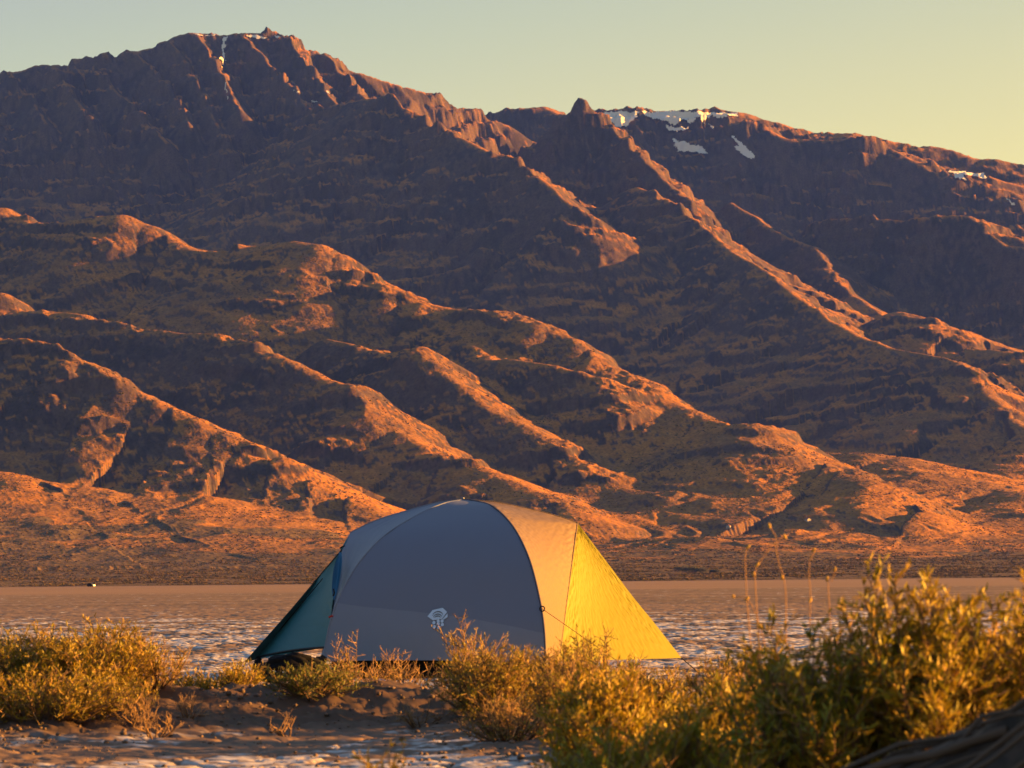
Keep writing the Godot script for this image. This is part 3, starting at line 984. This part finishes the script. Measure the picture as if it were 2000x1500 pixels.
# half: half-width and half-depth; leafy 0..1; bare: share of twigs that are dry and leafless
func shrub(called: String, label: String, where: Vector3, half: Vector2, tall: float, stems: int, leafy: float, bare: float, leaf: float, seed_: int, opts := {}) -> Node3D:
	var rng := RandomNumberGenerator.new()
	rng.seed = seed_
	var root := Node3D.new()
	root.name = called
	add_child(root, true)
	root.position = where
	tag(root, label, "shrub", "greasewood shrubs on the dunes")
	var wood := Tubes.new()
	var leaves := Leaves.new()
	var fine: float = opts.get("fine", 1.0)
	var top_leaf: Color = opts.get("leaf", Color(0.19, 0.180, 0.010))
	var old_leaf: Color = opts.get("old", Color(0.32, 0.185, 0.012))
	var straw := Color(0.30, 0.19, 0.10)
	var bark := Color(0.13, 0.085, 0.055)
	for s in stems:
		var ang := rng.randf() * TAU
		var rad := sqrt(rng.randf())
		var aim := Vector3(cos(ang) * rad * half.x, 0, sin(ang) * rad * half.y)
		var lofty: float = tall * (0.55 + 0.45 * rng.randf()) * sqrt(maxf(0.10, 1.0 - 0.9 * rad * rad))
		if opts.has("lean"): aim += opts.lean * lofty
		var foot := Vector3(aim.x * 0.35, 0, aim.z * 0.35)
		foot.y = ground_height(where.x + foot.x, -(where.z + foot.z)) - where.y - 0.005
		var target := Vector3(aim.x, lofty, aim.z)
		var length := (target - foot).length()
		var line := bent(rng, foot, (target - foot).normalized(), length, 6, 0.13, 0.15)
		wood.add(line, 0.0042 * fine, 0.0014 * fine, 4, bark)
		var dry := rng.randf() < bare
		var twigs := int(length / 0.014)
		for t in twigs:
			var f := lerpf(0.10, 1.0, (t + rng.randf()) / twigs)
			var q := f * 6.0
			var i := mini(int(q), 5)
			var p := line[i].lerp(line[i + 1], q - i)
			var along := (line[i + 1] - line[i]).normalized()
			var out := Vector3(rng.randf_range(-1, 1), rng.randf_range(-0.45, 0.8), rng.randf_range(-1, 1)).normalized()
			var d := (along * 0.5 + out * 0.9).normalized()
			var tl := rng.randf_range(0.035, 0.085) * (1.15 - 0.3 * f)
			var twig := bent(rng, p, d, tl, 3, 0.16, 0.35)
			wood.add(twig, 0.0016 * fine, 0.0007 * fine, 3, straw if dry or rng.randf() < 0.4 else bark)
			if dry:
				for e in 2:
					var sp := twig[rng.randi_range(1, 2)]
					wood.add(bent(rng, sp, (d + Vector3(rng.randf_range(-1, 1), rng.randf_range(-0.2, 1), rng.randf_range(-1, 1))).normalized(), tl * 0.5, 2, 0.2, 0.3), 0.0011 * fine, 0.0005 * fine, 3, straw)
				if rng.randf() > leafy * 0.3:
					continue
			var count := int(rng.randf_range(6, 13) * leafy)
			var tint := rng.randf()
			for e in count:
				var g := (e + rng.randf()) / maxf(count, 1.0)
				var w := g * 3.0
				var wi := mini(int(w), 2)
				var lp := twig[wi].lerp(twig[wi + 1], w - wi)
				var td := (twig[wi + 1] - twig[wi]).normalized()
				var o := Vector3(rng.randf_range(-1, 1), rng.randf_range(-0.6, 1), rng.randf_range(-1, 1))
				var ld := (td * 0.8 + o * 0.85 + Vector3(0, 0.2, 0)).normalized()
				var side := ld.cross(Vector3(rng.randf_range(-1, 1), rng.randf_range(-1, 1), rng.randf_range(-1, 1))).normalized()
				var col := top_leaf.lerp(old_leaf, clampf(tint * 0.7 + rng.randf() * 0.45 - 0.15, 0.0, 1.0)) * rng.randf_range(0.75, 1.25)
				leaves.add(lp, ld, side, leaf * rng.randf_range(0.6, 1.2), leaf * 0.105, Color(col.r, col.g, col.b))
	put("stems", wood.mesh(), mats.wood, root)
	if leaves.v.size():
		tag(put("foliage", leaves.mesh(), mats.leaf, root), "", "", "", "stuff")
	return root

func on_ground(px: float, depth: float) -> Vector3:
	var x := at(px, 1300, depth).x
	return Vector3(x, ground_height(x, depth), -depth)

func make_shrubs() -> void:
	var w := StandardMaterial3D.new()
	w.vertex_color_use_as_albedo = true
	w.roughness = 0.85
	w.metallic_specular = 0.25
	mats.wood = w
	var l := StandardMaterial3D.new()
	l.vertex_color_use_as_albedo = true
	l.roughness = 0.55
	l.metallic_specular = 0.4
	l.backlight_enabled = true
	l.backlight = Color(0.7, 0.7, 0.7)
	mats.leaf = l
	# left-hand clump
	shrub("greasewood", "broad leafy shrub crowning the dune at the left edge", on_ground(40, 15.6), Vector2(0.40, 0.45), 0.25, 130, 1.0, 0.15, 0.021, 501)
	shrub("greasewood", "leafy shrub with the tallest sprigs of the left dune", on_ground(185, 15.5), Vector2(0.28, 0.40), 0.31, 110, 1.0, 0.15, 0.021, 502)
	shrub("greasewood", "sparse shrub trailing brown twigs on the right slope of the left dune", on_ground(300, 15.6), Vector2(0.18, 0.25), 0.23, 26, 0.45, 0.35, 0.018, 503)
	shrub("greasewood", "low dark shrub at the foot of the left dune", on_ground(90, 14.7), Vector2(0.42, 0.30), 0.20, 90, 0.9, 0.1, 0.019, 504)
	# below the left tip of the tent
	shrub("greasewood", "low rounded shrub below the tip of the teal vestibule", on_ground(400, 16.6), Vector2(0.20, 0.25), 0.14, 60, 1.0, 0.05, 0.019, 505)
	shrub("greasewood", "small shrub just left of the black duffel bag", on_ground(470, 16.4), Vector2(0.10, 0.2), 0.125, 40, 1.0, 0.05, 0.019, 506)
	shrub("greasewood", "low dark green shrub in the dip left of the middle dune", on_ground(610, 15.6), Vector2(0.20, 0.2), 0.11, 50, 1.0, 0.0, 0.019, 507, {"leaf": Color(0.09, 0.115, 0.02), "old": Color(0.13, 0.12, 0.025)})
	# twiggy row in front of the tent
	shrub("greasewood", "straw coloured twiggy shrub at the left foot of the grey tent wall", on_ground(690, 18.3), Vector2(0.15, 0.25), 0.34, 20, 0.5, 0.5, 0.018, 508)
	shrub("greasewood", "mostly bare pale twigs before the middle of the grey tent wall", on_ground(778, 18.6), Vector2(0.15, 0.25), 0.28, 16, 0.3, 0.8, 0.016, 509)
	shrub("greasewood", "tall open shrub just right of the mark on the tent wall", on_ground(915, 17.9), Vector2(0.13, 0.25), 0.42, 22, 0.6, 0.4, 0.019, 510)
	shrub("greasewood", "short orange brown shrub below the mark on the tent wall", on_ground(810, 17.4), Vector2(0.36, 0.25), 0.18, 46, 0.5, 0.45, 0.017, 511, {"old": Color(0.30, 0.15, 0.03)})
	shrub("greasewood", "dense shrub right of the middle dune with leaves turning orange", on_ground(965, 15.0), Vector2(0.23, 0.35), 0.30, 110, 0.9, 0.15, 0.019, 512, {"old": Color(0.30, 0.16, 0.03)})
	shrub("greasewood", "bushy shrub hiding the right foot of the grey tent wall", on_ground(1040, 17.2), Vector2(0.24, 0.3), 0.27, 60, 0.9, 0.15, 0.019, 513)
	shrub("greasewood", "dark twiggy shrub against the foot of the yellow vestibule", on_ground(1165, 17.6), Vector2(0.24, 0.3), 0.36, 50, 0.6, 0.3, 0.019, 514)
	shrub("greasewood", "low dry shrub on the bare dirt at the bottom, left of the near bushes", on_ground(1000, 13.4), Vector2(0.20, 0.25), 0.13, 50, 0.6, 0.4, 0.016, 515, {"old": Color(0.28, 0.13, 0.03)})
	# near, out of focus on the right
	shrub("greasewood", "blurred near bush below the yellow vestibule", on_ground(1185, 11.0), Vector2(0.19, 0.35), 0.29, 110, 1.0, 0.15, 0.027, 516)
	shrub("greasewood", "blurred near bush right of the tip of the yellow vestibule", on_ground(1420, 10.0), Vector2(0.19, 0.35), 0.28, 110, 1.0, 0.15, 0.027, 517)
	shrub("greasewood", "blurred bush at the left end of the tallest near bushes", on_ground(1570, 8.7), Vector2(0.18, 0.35), 0.45, 75, 1.0, 0.08, 0.027, 518, {"leaf": Color(0.15, 0.17, 0.014)})
	shrub("greasewood", "tallest bright yellow green near bush on the right", on_ground(1800, 8.7), Vector2(0.22, 0.4), 0.54, 120, 1.0, 0.15, 0.027, 519)
	shrub("greasewood", "bright near bush cut by the right edge of the picture", on_ground(2010, 8.8), Vector2(0.20, 0.4), 0.52, 85, 1.0, 0.15, 0.027, 520)
	shrub("greasewood", "low near bush at the bottom, right of centre", on_ground(1290, 8.6), Vector2(0.30, 0.35), 0.22, 110, 1.0, 0.05, 0.027, 521, {"leaf": Color(0.15, 0.17, 0.014)})
	shrub("greasewood", "blurred sprig of leaves cut by the bottom edge", on_ground(750, 8.3), Vector2(0.06, 0.06), 0.19, 12, 1.0, 0.0, 0.021, 522)
	shrub("greasewood", "brown shrub added to shade the dune fronts, right of the middle dune", on_ground(1110, 13.9), Vector2(0.18, 0.3), 0.30, 60, 0.8, 0.2, 0.019, 523, {"old": Color(0.30, 0.16, 0.03)})  # this and the next two are added to shade the dune fronts
	shrub("greasewood", "added shade shrub half hidden behind the blurred bush below the yellow vestibule", on_ground(1265, 14.6), Vector2(0.20, 0.3), 0.22, 60, 0.9, 0.1, 0.019, 524)
	shrub("greasewood", "added shade shrub half hidden behind the blurred bush right of the yellow tip", on_ground(1450, 13.2), Vector2(0.2, 0.35), 0.30, 60, 0.9, 0.1, 0.019, 525)
	# dry little plants on the dirt
	var spots := [[255, 14.6, 0.12, "brittle bare twigs on the dark front of the left dune"], [300, 14.2, 0.09, "tuft of pale dry twigs low on the left dune"], [372, 14.8, 0.08, "small dry tuft on the sunlit patch right of the left dune"], [820, 14.9, 0.10, "dry twigs standing on the bare middle dune"], [560, 14.3, 0.05, "tiny dry tuft on the dirt near the salt at the bottom"]]
	for k in spots.size():
		var e: Array = spots[k]
		var o := shrub("dry_twigs", e[3], on_ground(e[0], e[1]), Vector2(e[2], e[2]), e[2], 7, 0.0, 1.0, 0.016, 540 + k)
		tag(o, "", "dead plant", "dry little plants on the dirt")

func make_clods() -> void:
	var rng := RandomNumberGenerator.new()
	rng.seed = 951
	var m := StandardMaterial3D.new()
	m.vertex_color_use_as_albedo = true
	m.roughness = 0.95
	var list: Array[Transform3D] = []
	var tints := PackedColorArray()
	for k in 14000:
		var d := 11.0 * pow(26.0 / 11.0, rng.randf())
		var x := rng.randf_range(-0.15, 0.15) * d
		var u := dune(x, d)
		if rng.randf() > u / 0.05 + 0.08:
			continue
		var size := 0.003 + 0.011 * pow(rng.randf(), 3.0)
		list.append(Transform3D(Basis.from_euler(Vector3(rng.randf() * TAU, rng.randf() * TAU, 0)).scaled(Vector3(size, size * rng.randf_range(0.5, 0.9), size * rng.randf_range(0.7, 1.3))), Vector3(x, ground_height(x, d) + size * 0.2, -d)))
		tints.append(Color(0.095, 0.062, 0.043) * rng.randf_range(0.7, 1.6))
	var ball := SphereMesh.new()
	ball.radius = 1.0
	ball.height = 2.0
	ball.radial_segments = 5
	ball.rings = 2
	var mm := MultiMesh.new()
	mm.transform_format = MultiMesh.TRANSFORM_3D
	mm.use_colors = true
	mm.mesh = ball
	mm.instance_count = list.size()
	for k in list.size():
		mm.set_instance_transform(k, list[k])
		mm.set_instance_color(k, tints[k])
	var o := MultiMeshInstance3D.new()
	o.name = "dirt_clods"
	o.multimesh = mm
	o.material_override = m
	add_child(o)
	tag(o, "small clods and grit strewn over the low dirt dunes", "dirt", "", "stuff")

func make_near_debris() -> void:
	var rng := RandomNumberGenerator.new()
	rng.seed = 77
	var heap := Node3D.new()
	heap.name = "dead_shrub"
	add_child(heap)
	var base := on_ground(1960, 6.7)
	heap.position = base
	tag(heap, "dark heap of dead branches on the near dune in the bottom right corner", "dead shrub")
	var bark := plain(lin(0.09, 0.066, 0.05), 0.9)
	var paler := plain(lin(0.16, 0.12, 0.09), 0.9)
	for k in 110:
		var x0 := rng.randf_range(0.1, 1.15)
		var d0 := rng.randf_range(5.9, 7.3)
		var line := PackedVector3Array()
		var steps := 9
		var length := rng.randf_range(0.35, 0.85)
		var lift := rng.randf_range(0.004, 0.03)
		var wob := rng.randf() * TAU
		for q in steps:
			var t := q / (steps - 1.0)
			var x := x0 + t * length
			var d := d0 + 0.10 * sin(wob + t * 3.0) - 0.15 * t
			line.append(Vector3(x, ground_height(x, d) + lift + 0.02 * sin(wob + t * 5.0), -d) - base)
		put("branch", tube(line, rng.randf_range(0.002, 0.004), rng.randf_range(0.003, 0.010), 6), bark if rng.randf() < 0.75 else paler, heap)
	# seed stalks
	var stalks := Node3D.new()
	stalks.name = "seed_stalks"
	add_child(stalks)
	var foot := on_ground(1560, 8.3)
	stalks.position = foot
	tag(stalks, "tall thin dry seed stalks rising left of the tallest near bushes", "dry plant")
	var straw := plain(lin(0.26, 0.15, 0.075), 0.8)
	var bud := plain(lin(0.36, 0.23, 0.05), 0.7)
	var ball := SphereMesh.new()
	ball.radius = 0.0032
	ball.height = 0.014
	ball.radial_segments = 8
	ball.rings = 5
	for path in [
		[[1530, 1300], [1535, 1180], [1526, 1120], [1516, 1080], [1514, 1035], [1502, 1027]], [[1490, 1300], [1460, 1190], [1458, 1140], [1455, 1100], [1458, 1068]],
		[[1500, 1280], [1475, 1140], [1482, 1108], [1498, 1076], [1515, 1058], [1533, 1048]], [[1570, 1290], [1582, 1180], [1578, 1110], [1592, 1074]],
		[[1640, 1290], [1618, 1160], [1622, 1140], [1632, 1112]], [[1560, 1290], [1480, 1210], [1430, 1165]]]:
		var pts := []
		var depth := 8.9 + rng.randf() * 0.2
		for p in path:
			pts.append(at(p[0], p[1], depth) - foot)
		pts[0].y = ground_height(pts[0].x + foot.x, depth) - foot.y
		var line := curve(pts, 20)
		put("stalk", tube(line, 0.0018, 0.0010, 5), straw, stalks)
		for q in [20, rng.randi_range(16, 19), rng.randi_range(10, 17)]:
			var o := put("bud", ball, bud, stalks)
			o.position = line[q] + Vector3(rng.randf_range(-0.004, 0.004), 0, 0)
			o.rotation = Vector3(rng.randf(), rng.randf(), rng.randf_range(-0.8, 0.8))

# ------------------------------------------------------------------ far things

func terrain_at(x: float, d: float) -> float:
	var fi := clampf(log(d / D_NEAR) / log(D_FAR / D_NEAR), 0.0, 1.0) * (T_ROWS - 1.0)
	var fj := clampf((x / d * FOCAL - U_LEFT) / (U_RIGHT - U_LEFT), 0.0, 1.0) * (T_COLS - 1.0)
	var i := mini(int(fi), T_ROWS - 2)
	var j := mini(int(fj), T_COLS - 2)
	var a := lerpf(t_height[i * T_COLS + j], t_height[i * T_COLS + j + 1], fj - j)
	var b := lerpf(t_height[(i + 1) * T_COLS + j], t_height[(i + 1) * T_COLS + j + 1], fj - j)
	return lerpf(a, b, fi - i)

func meets(px: float, py: float, from: float) -> Vector3:
	var d := from
	while d < 14000.0:
		var p := at(px, py, d)
		if terrain_at(p.x, d) >= p.y:
			return Vector3(p.x, terrain_at(p.x, d), -d)
		d += 6.0
	return at(px, py, from)

func make_sagebrush() -> void:
	var rng := RandomNumberGenerator.new()
	rng.seed = 901
	var bush := Leaves.new()
	for k in 26:
		var d := Vector3(rng.randf_range(-1, 1), rng.randf_range(-0.1, 1), rng.randf_range(-1, 1)).normalized()
		var side := d.cross(Vector3(rng.randf_range(-1, 1), rng.randf_range(-1, 1), rng.randf_range(-1, 1))).normalized()
		bush.add(d * 0.15, d, side, rng.randf_range(0.35, 0.6), 0.24, Color.WHITE)
	var m := StandardMaterial3D.new()
	m.vertex_color_use_as_albedo = true
	m.roughness = 0.9
	m.metallic_specular = 0.1
	var patch := noise_of(902, 0.006, 3)
	var list: Array[Transform3D] = []
	var tints := PackedColorArray()
	for k in 120000:
		var d := 4330.0 * pow(9200.0 / 4330.0, pow(rng.randf(), 1.25))
		var x := rng.randf_range(-1100.0, 1120.0) / FOCAL * d
		if rng.randf() > patch.get_noise_2d(x, d) * 1.6 + 0.5:
			continue
		var y := terrain_at(x, d)
		var steep := absf(terrain_at(x + 12.0, d) - y) + absf(terrain_at(x, d + 12.0) - y)
		if steep > 13.0 or y > 800.0:
			continue
		var size := rng.randf_range(1.1, 2.9) * (1.0 + 0.9 * pow(rng.randf(), 6.0))
		list.append(Transform3D(Basis(Vector3.UP, rng.randf() * TAU).scaled(Vector3(size, size * rng.randf_range(0.6, 1.0), size)), Vector3(x, y - 0.1 * size, -d)))
		var c := Color(0.075, 0.065, 0.028).lerp(Color(0.15, 0.095, 0.035), rng.randf())
		tints.append(c)
	var mm := MultiMesh.new()
	mm.transform_format = MultiMesh.TRANSFORM_3D
	mm.use_colors = true
	mm.mesh = bush.mesh()
	mm.instance_count = list.size()
	for k in list.size():
		mm.set_instance_transform(k, list[k])
		mm.set_instance_color(k, tints[k])
	var o := MultiMeshInstance3D.new()
	o.name = "sagebrush"
	o.multimesh = mm
	o.material_override = m
	add_child(o)
	tag(o, "low sagebrush dotted over the fans and foothills", "sagebrush", "", "stuff")

# snow fields as outlines in picture pixels at the depth of the slope they lie on
func make_snow() -> void:
	var fields := [
		[12950, [[1172, 221], [1250, 217], [1244, 236], [1228, 247], [1212, 255], [1196, 245], [1180, 236]]],
		[12950, [[1252, 217], [1345, 217], [1440, 219], [1444, 233], [1420, 232], [1400, 236], [1392, 233], [1372, 240], [1360, 234], [1350, 246], [1334, 238], [1318, 252], [1300, 240], [1278, 236], [1262, 230]]],
		[12950, [[1300, 242], [1318, 252], [1345, 250], [1342, 264], [1322, 260], [1306, 260]]],
		[12950, [[1312, 270], [1326, 276], [1345, 282], [1366, 286], [1385, 302], [1370, 305], [1345, 300], [1322, 300]]],
		[12950, [[1368, 232], [1380, 240], [1396, 253], [1390, 254], [1376, 244]]],
		[12950, [[1425, 256], [1440, 276], [1458, 292], [1478, 312], [1466, 318], [1446, 304], [1430, 290], [1440, 290], [1430, 270]]],
		[12700, [[1850, 333], [1900, 336], [1924, 344], [1928, 354], [1900, 350], [1884, 348], [1890, 357], [1868, 352]]],
		[12700, [[1962, 382], [1972, 390], [1984, 402], [1978, 402], [1966, 392]]],
		[12500, [[436, 70], [445, 70], [440, 96], [438, 112], [442, 122], [436, 132], [436, 148], [431, 132], [432, 110], [434, 90]]],
		[12300, [[437, 150], [441, 165], [447, 204], [443, 200], [438, 170]]],
		[12500, [[374, 64], [400, 68], [438, 70], [410, 72], [380, 70]]],
		[12500, [[478, 68], [505, 70], [524, 74], [520, 79], [500, 77], [484, 73]]],
		[12500, [[534, 66], [541, 70], [548, 77], [544, 78], [536, 72]]],
		[12400, [[576, 174], [588, 184], [584, 186], [574, 180]]],
		[12400, [[606, 196], [622, 208], [618, 210], [606, 201]]],
		[12400, [[630, 174], [642, 182], [652, 198], [648, 200], [638, 188]]],
	]
	var edge := noise_of(911, 0.03, 3)
	var all := Node3D.new()
	all.name = "snow"
	add_child(all)
	tag(all, "", "", "", "structure")
	var sun_tinted_snow := plain(lin(0.66, 0.60, 0.48), 0.6)  # snow tinted warm, some of the sun's gold put into its colour
	for f in fields:
		var from: float = f[0]
		var poly := PackedVector2Array()
		for p in f[1]:
			var w := meets(p[0], p[1] + 2.0, from)
			poly.append(Vector2(w.x, w.y))
		var lo := poly[0]
		var hi := poly[0]
		for p in poly:
			lo = lo.min(p)
			hi = hi.max(p)
		lo -= Vector2(6, 6)
		hi += Vector2(6, 6)
		var step := 2.6
		var cols := int((hi.x - lo.x) / step) + 2
		var rows := int((hi.y - lo.y) / step) + 2
		var v := PackedVector3Array()
		var ok := PackedByteArray()
		for i in rows:
			for j in cols:
				var q := Vector2(lo.x + j * step, lo.y + i * step)
				var d := from
				while d < 14200.0 and terrain_at(q.x, d) < q.y:
					d += 4.0
				var wob := Vector2(edge.get_noise_2d(q.x, q.y), edge.get_noise_2d(q.x + 500.0, q.y)) * 6.0
				ok.append(1 if d < 14200.0 and Geometry2D.is_point_in_polygon(q + wob, poly) else 0)
				v.append(Vector3(q.x, terrain_at(q.x, d - 4.0) + 1.3 + minf((hi.y - q.y) * 0.2, 9.0), -d + 4.0))
		var idx := PackedInt32Array()
		for i in rows - 1:
			for j in cols - 1:
				var a := i * cols + j
				var b := a + cols
				if ok[a] and ok[b] and ok[a + 1] and ok[b + 1] and absf(v[a].z - v[b].z) < 30.0 and absf(v[a].z - v[a + 1].z) < 30.0:
					idx.append_array(PackedInt32Array([b, a, b + 1, b + 1, a, a + 1]))
		if idx.size():
			put("snow_field", array_mesh(v, idx), sun_tinted_snow, all)

func make_far_things() -> void:
	# a car out on the lake bed
	var car := Node3D.new()
	car.name = "parked_car"
	add_child(car)
	var cx := at(178, 1146, 2250).x
	car.position = Vector3(cx, -0.04, -2250)
	car.rotation.y = deg_to_rad(-35)
	car.scale = Vector3(1.0, 1.2, 1.0)
	tag(car, "tiny dark car with a bright front parked far out on the lake bed", "car")
	var paint := plain(lin(0.012, 0.012, 0.014), 0.8, 0.2)
	var chrome := plain(lin(0.75, 0.75, 0.77), 0.4, 0.5)
	var side := PackedVector2Array([Vector2(-2.2, 0.35), Vector2(2.2, 0.35), Vector2(2.25, 0.95), Vector2(1.2, 1.08), Vector2(0.55, 1.72), Vector2(-1.7, 1.75), Vector2(-2.2, 1.05)])
	put("body", extrude(side, 1.75), paint, car)
	put("hood", extrude(PackedVector2Array([Vector2(1.25, 1.085), Vector2(2.27, 0.96), Vector2(2.29, 0.45), Vector2(2.33, 0.45), Vector2(2.31, 1.0), Vector2(1.25, 1.12)]), 1.7), chrome, car)
	put("windscreen", extrude(PackedVector2Array([Vector2(1.2, 1.12), Vector2(0.6, 1.70), Vector2(0.64, 1.71), Vector2(1.24, 1.13)]), 1.5), plain(lin(0.03, 0.035, 0.04), 0.1, 0.5), car)
	var wheel := CylinderMesh.new()
	wheel.top_radius = 0.36
	wheel.bottom_radius = 0.36
	wheel.height = 0.24
	for wx in [-1.4, 1.45]:
		for wz in [-0.82, 0.82]:
			var o := put("wheel", wheel, plain(lin(0.015, 0.015, 0.015), 0.8), car)
			o.position = Vector3(wx, 0.36, wz)
			o.rotation.x = PI / 2
	# ranch houses at the foot of the hills
	var wall := plain(lin(0.34, 0.31, 0.28), 0.8)
	var roof := plain(lin(0.22, 0.10, 0.08), 0.8)
	var at_house := [[1578, 1019, 0.5, "tiny pale ranch house in the shadow of the right hand foothill"], [1423, 1031, -0.3, "tiny pale ranch house below the orange hump at the foot of the hills"]]
	for e in at_house:
		var h := Node3D.new()
		h.name = "ranch_house"
		add_child(h, true)
		h.position = meets(e[0], e[1], 5400.0)
		h.rotation.y = e[2]
		tag(h, e[3], "house", "ranch houses below the hills")
		put("wall", extrude(PackedVector2Array([Vector2(-3.2, -1.5), Vector2(3.2, -1.5), Vector2(3.2, 2.6), Vector2(0, 4.2), Vector2(-3.2, 2.6)]), 8.0), wall, h)
		put("roof", extrude(PackedVector2Array([Vector2(-3.6, 2.5), Vector2(0, 4.3), Vector2(3.6, 2.5), Vector2(3.6, 2.7), Vector2(0, 4.55), Vector2(-3.6, 2.7)]), 8.6), roof, h)
		put("door", extrude(PackedVector2Array([Vector2(-0.5, -1.0), Vector2(0.5, -1.0), Vector2(0.5, 1.1), Vector2(-0.5, 1.1)]), 8.1), roof, h)
	# dark trees along the far shore
	var rng := RandomNumberGenerator.new()
	rng.seed = 931
	var row := [[1334, 4330, 12.0, 9.5, "wide dark tree at the left end of the clump on the far shore"], [1352, 4340, 13.0, 9.0, "dark tree in the middle of the clump on the far shore"], [1368, 4335, 10.0, 7.0, "dark tree at the right end of the clump on the far shore"], [1396, 4335, 7.0, 4.5, "small lone dark tree right of the clump on the far shore"]]
	for e in row:
		var o := Node3D.new()
		o.name = "shore_tree"
		add_child(o, true)
		o.position = meets(e[0], 1119, 4350.0) - Vector3(0, 0.3, 0)
		tag(o, e[4], "tree", "trees on the far shore")
		put("trunk", tube(PackedVector3Array([Vector3(0, -0.3, 0), Vector3(0.2, e[3] * 0.3, 0), Vector3(0, e[3] * 0.7, 0.2)]), 0.5, 0.2), plain(lin(0.06, 0.04, 0.03)), o)
		var crown := Leaves.new()
		for k in 2600:
			var d := Vector3(rng.randf_range(-1, 1), rng.randf_range(-0.5, 1), rng.randf_range(-1, 1)).normalized() * pow(rng.randf(), 0.4)
			var p := Vector3(d.x * e[2], e[3] * (0.45 + 0.55 * d.y * (0.8 + 0.3 * sin(d.x * 7.0))), d.z * e[2] * 0.6)
			var q := Vector3(rng.randf_range(-1, 1), rng.randf_range(-1, 1), rng.randf_range(-1, 1)).normalized()
			crown.add(p, q, q.cross(Vector3(0.3, 0.8, 0.5)).normalized(), rng.randf_range(0.5, 1.1), 0.25, Color(0.035, 0.035, 0.016) * rng.randf_range(0.7, 1.3))
		var cm := StandardMaterial3D.new()
		cm.vertex_color_use_as_albedo = true
		cm.roughness = 0.9
		tag(put("crown", crown.mesh(), cm, o), "", "", "", "stuff")

func extrude(poly: PackedVector2Array, wide: float) -> ArrayMesh:
	var tri := Geometry2D.triangulate_polygon(poly)
	var st := SurfaceTool.new()
	st.begin(Mesh.PRIMITIVE_TRIANGLES)
	st.set_smooth_group(-1)
	for z in [wide / 2.0, -wide / 2.0]:
		for k in range(0, tri.size(), 3):
			var order := [tri[k], tri[k + 1], tri[k + 2]]
			if (Geometry2D.is_polygon_clockwise(PackedVector2Array([poly[order[0]], poly[order[1]], poly[order[2]]]))) != (z > 0):
				order.reverse()
			for q in order:
				st.add_vertex(Vector3(poly[q].x, poly[q].y, z))
	var n := poly.size()
	for k in n:
		var a := poly[k]
		var b := poly[(k + 1) % n]
		for q in [Vector3(a.x, a.y, -wide / 2), Vector3(b.x, b.y, wide / 2), Vector3(b.x, b.y, -wide / 2), Vector3(a.x, a.y, -wide / 2), Vector3(a.x, a.y, wide / 2), Vector3(b.x, b.y, wide / 2)]:
			st.add_vertex(q)
	st.generate_normals()
	return st.commit()

func _ready() -> void:
	make_view()
	make_light()
	make_mountains()
	make_ground()
	make_snow()
	make_sagebrush()
	make_tent()
	make_bags()
	make_clods()
	make_shrubs()
	make_near_debris()
	make_far_things()
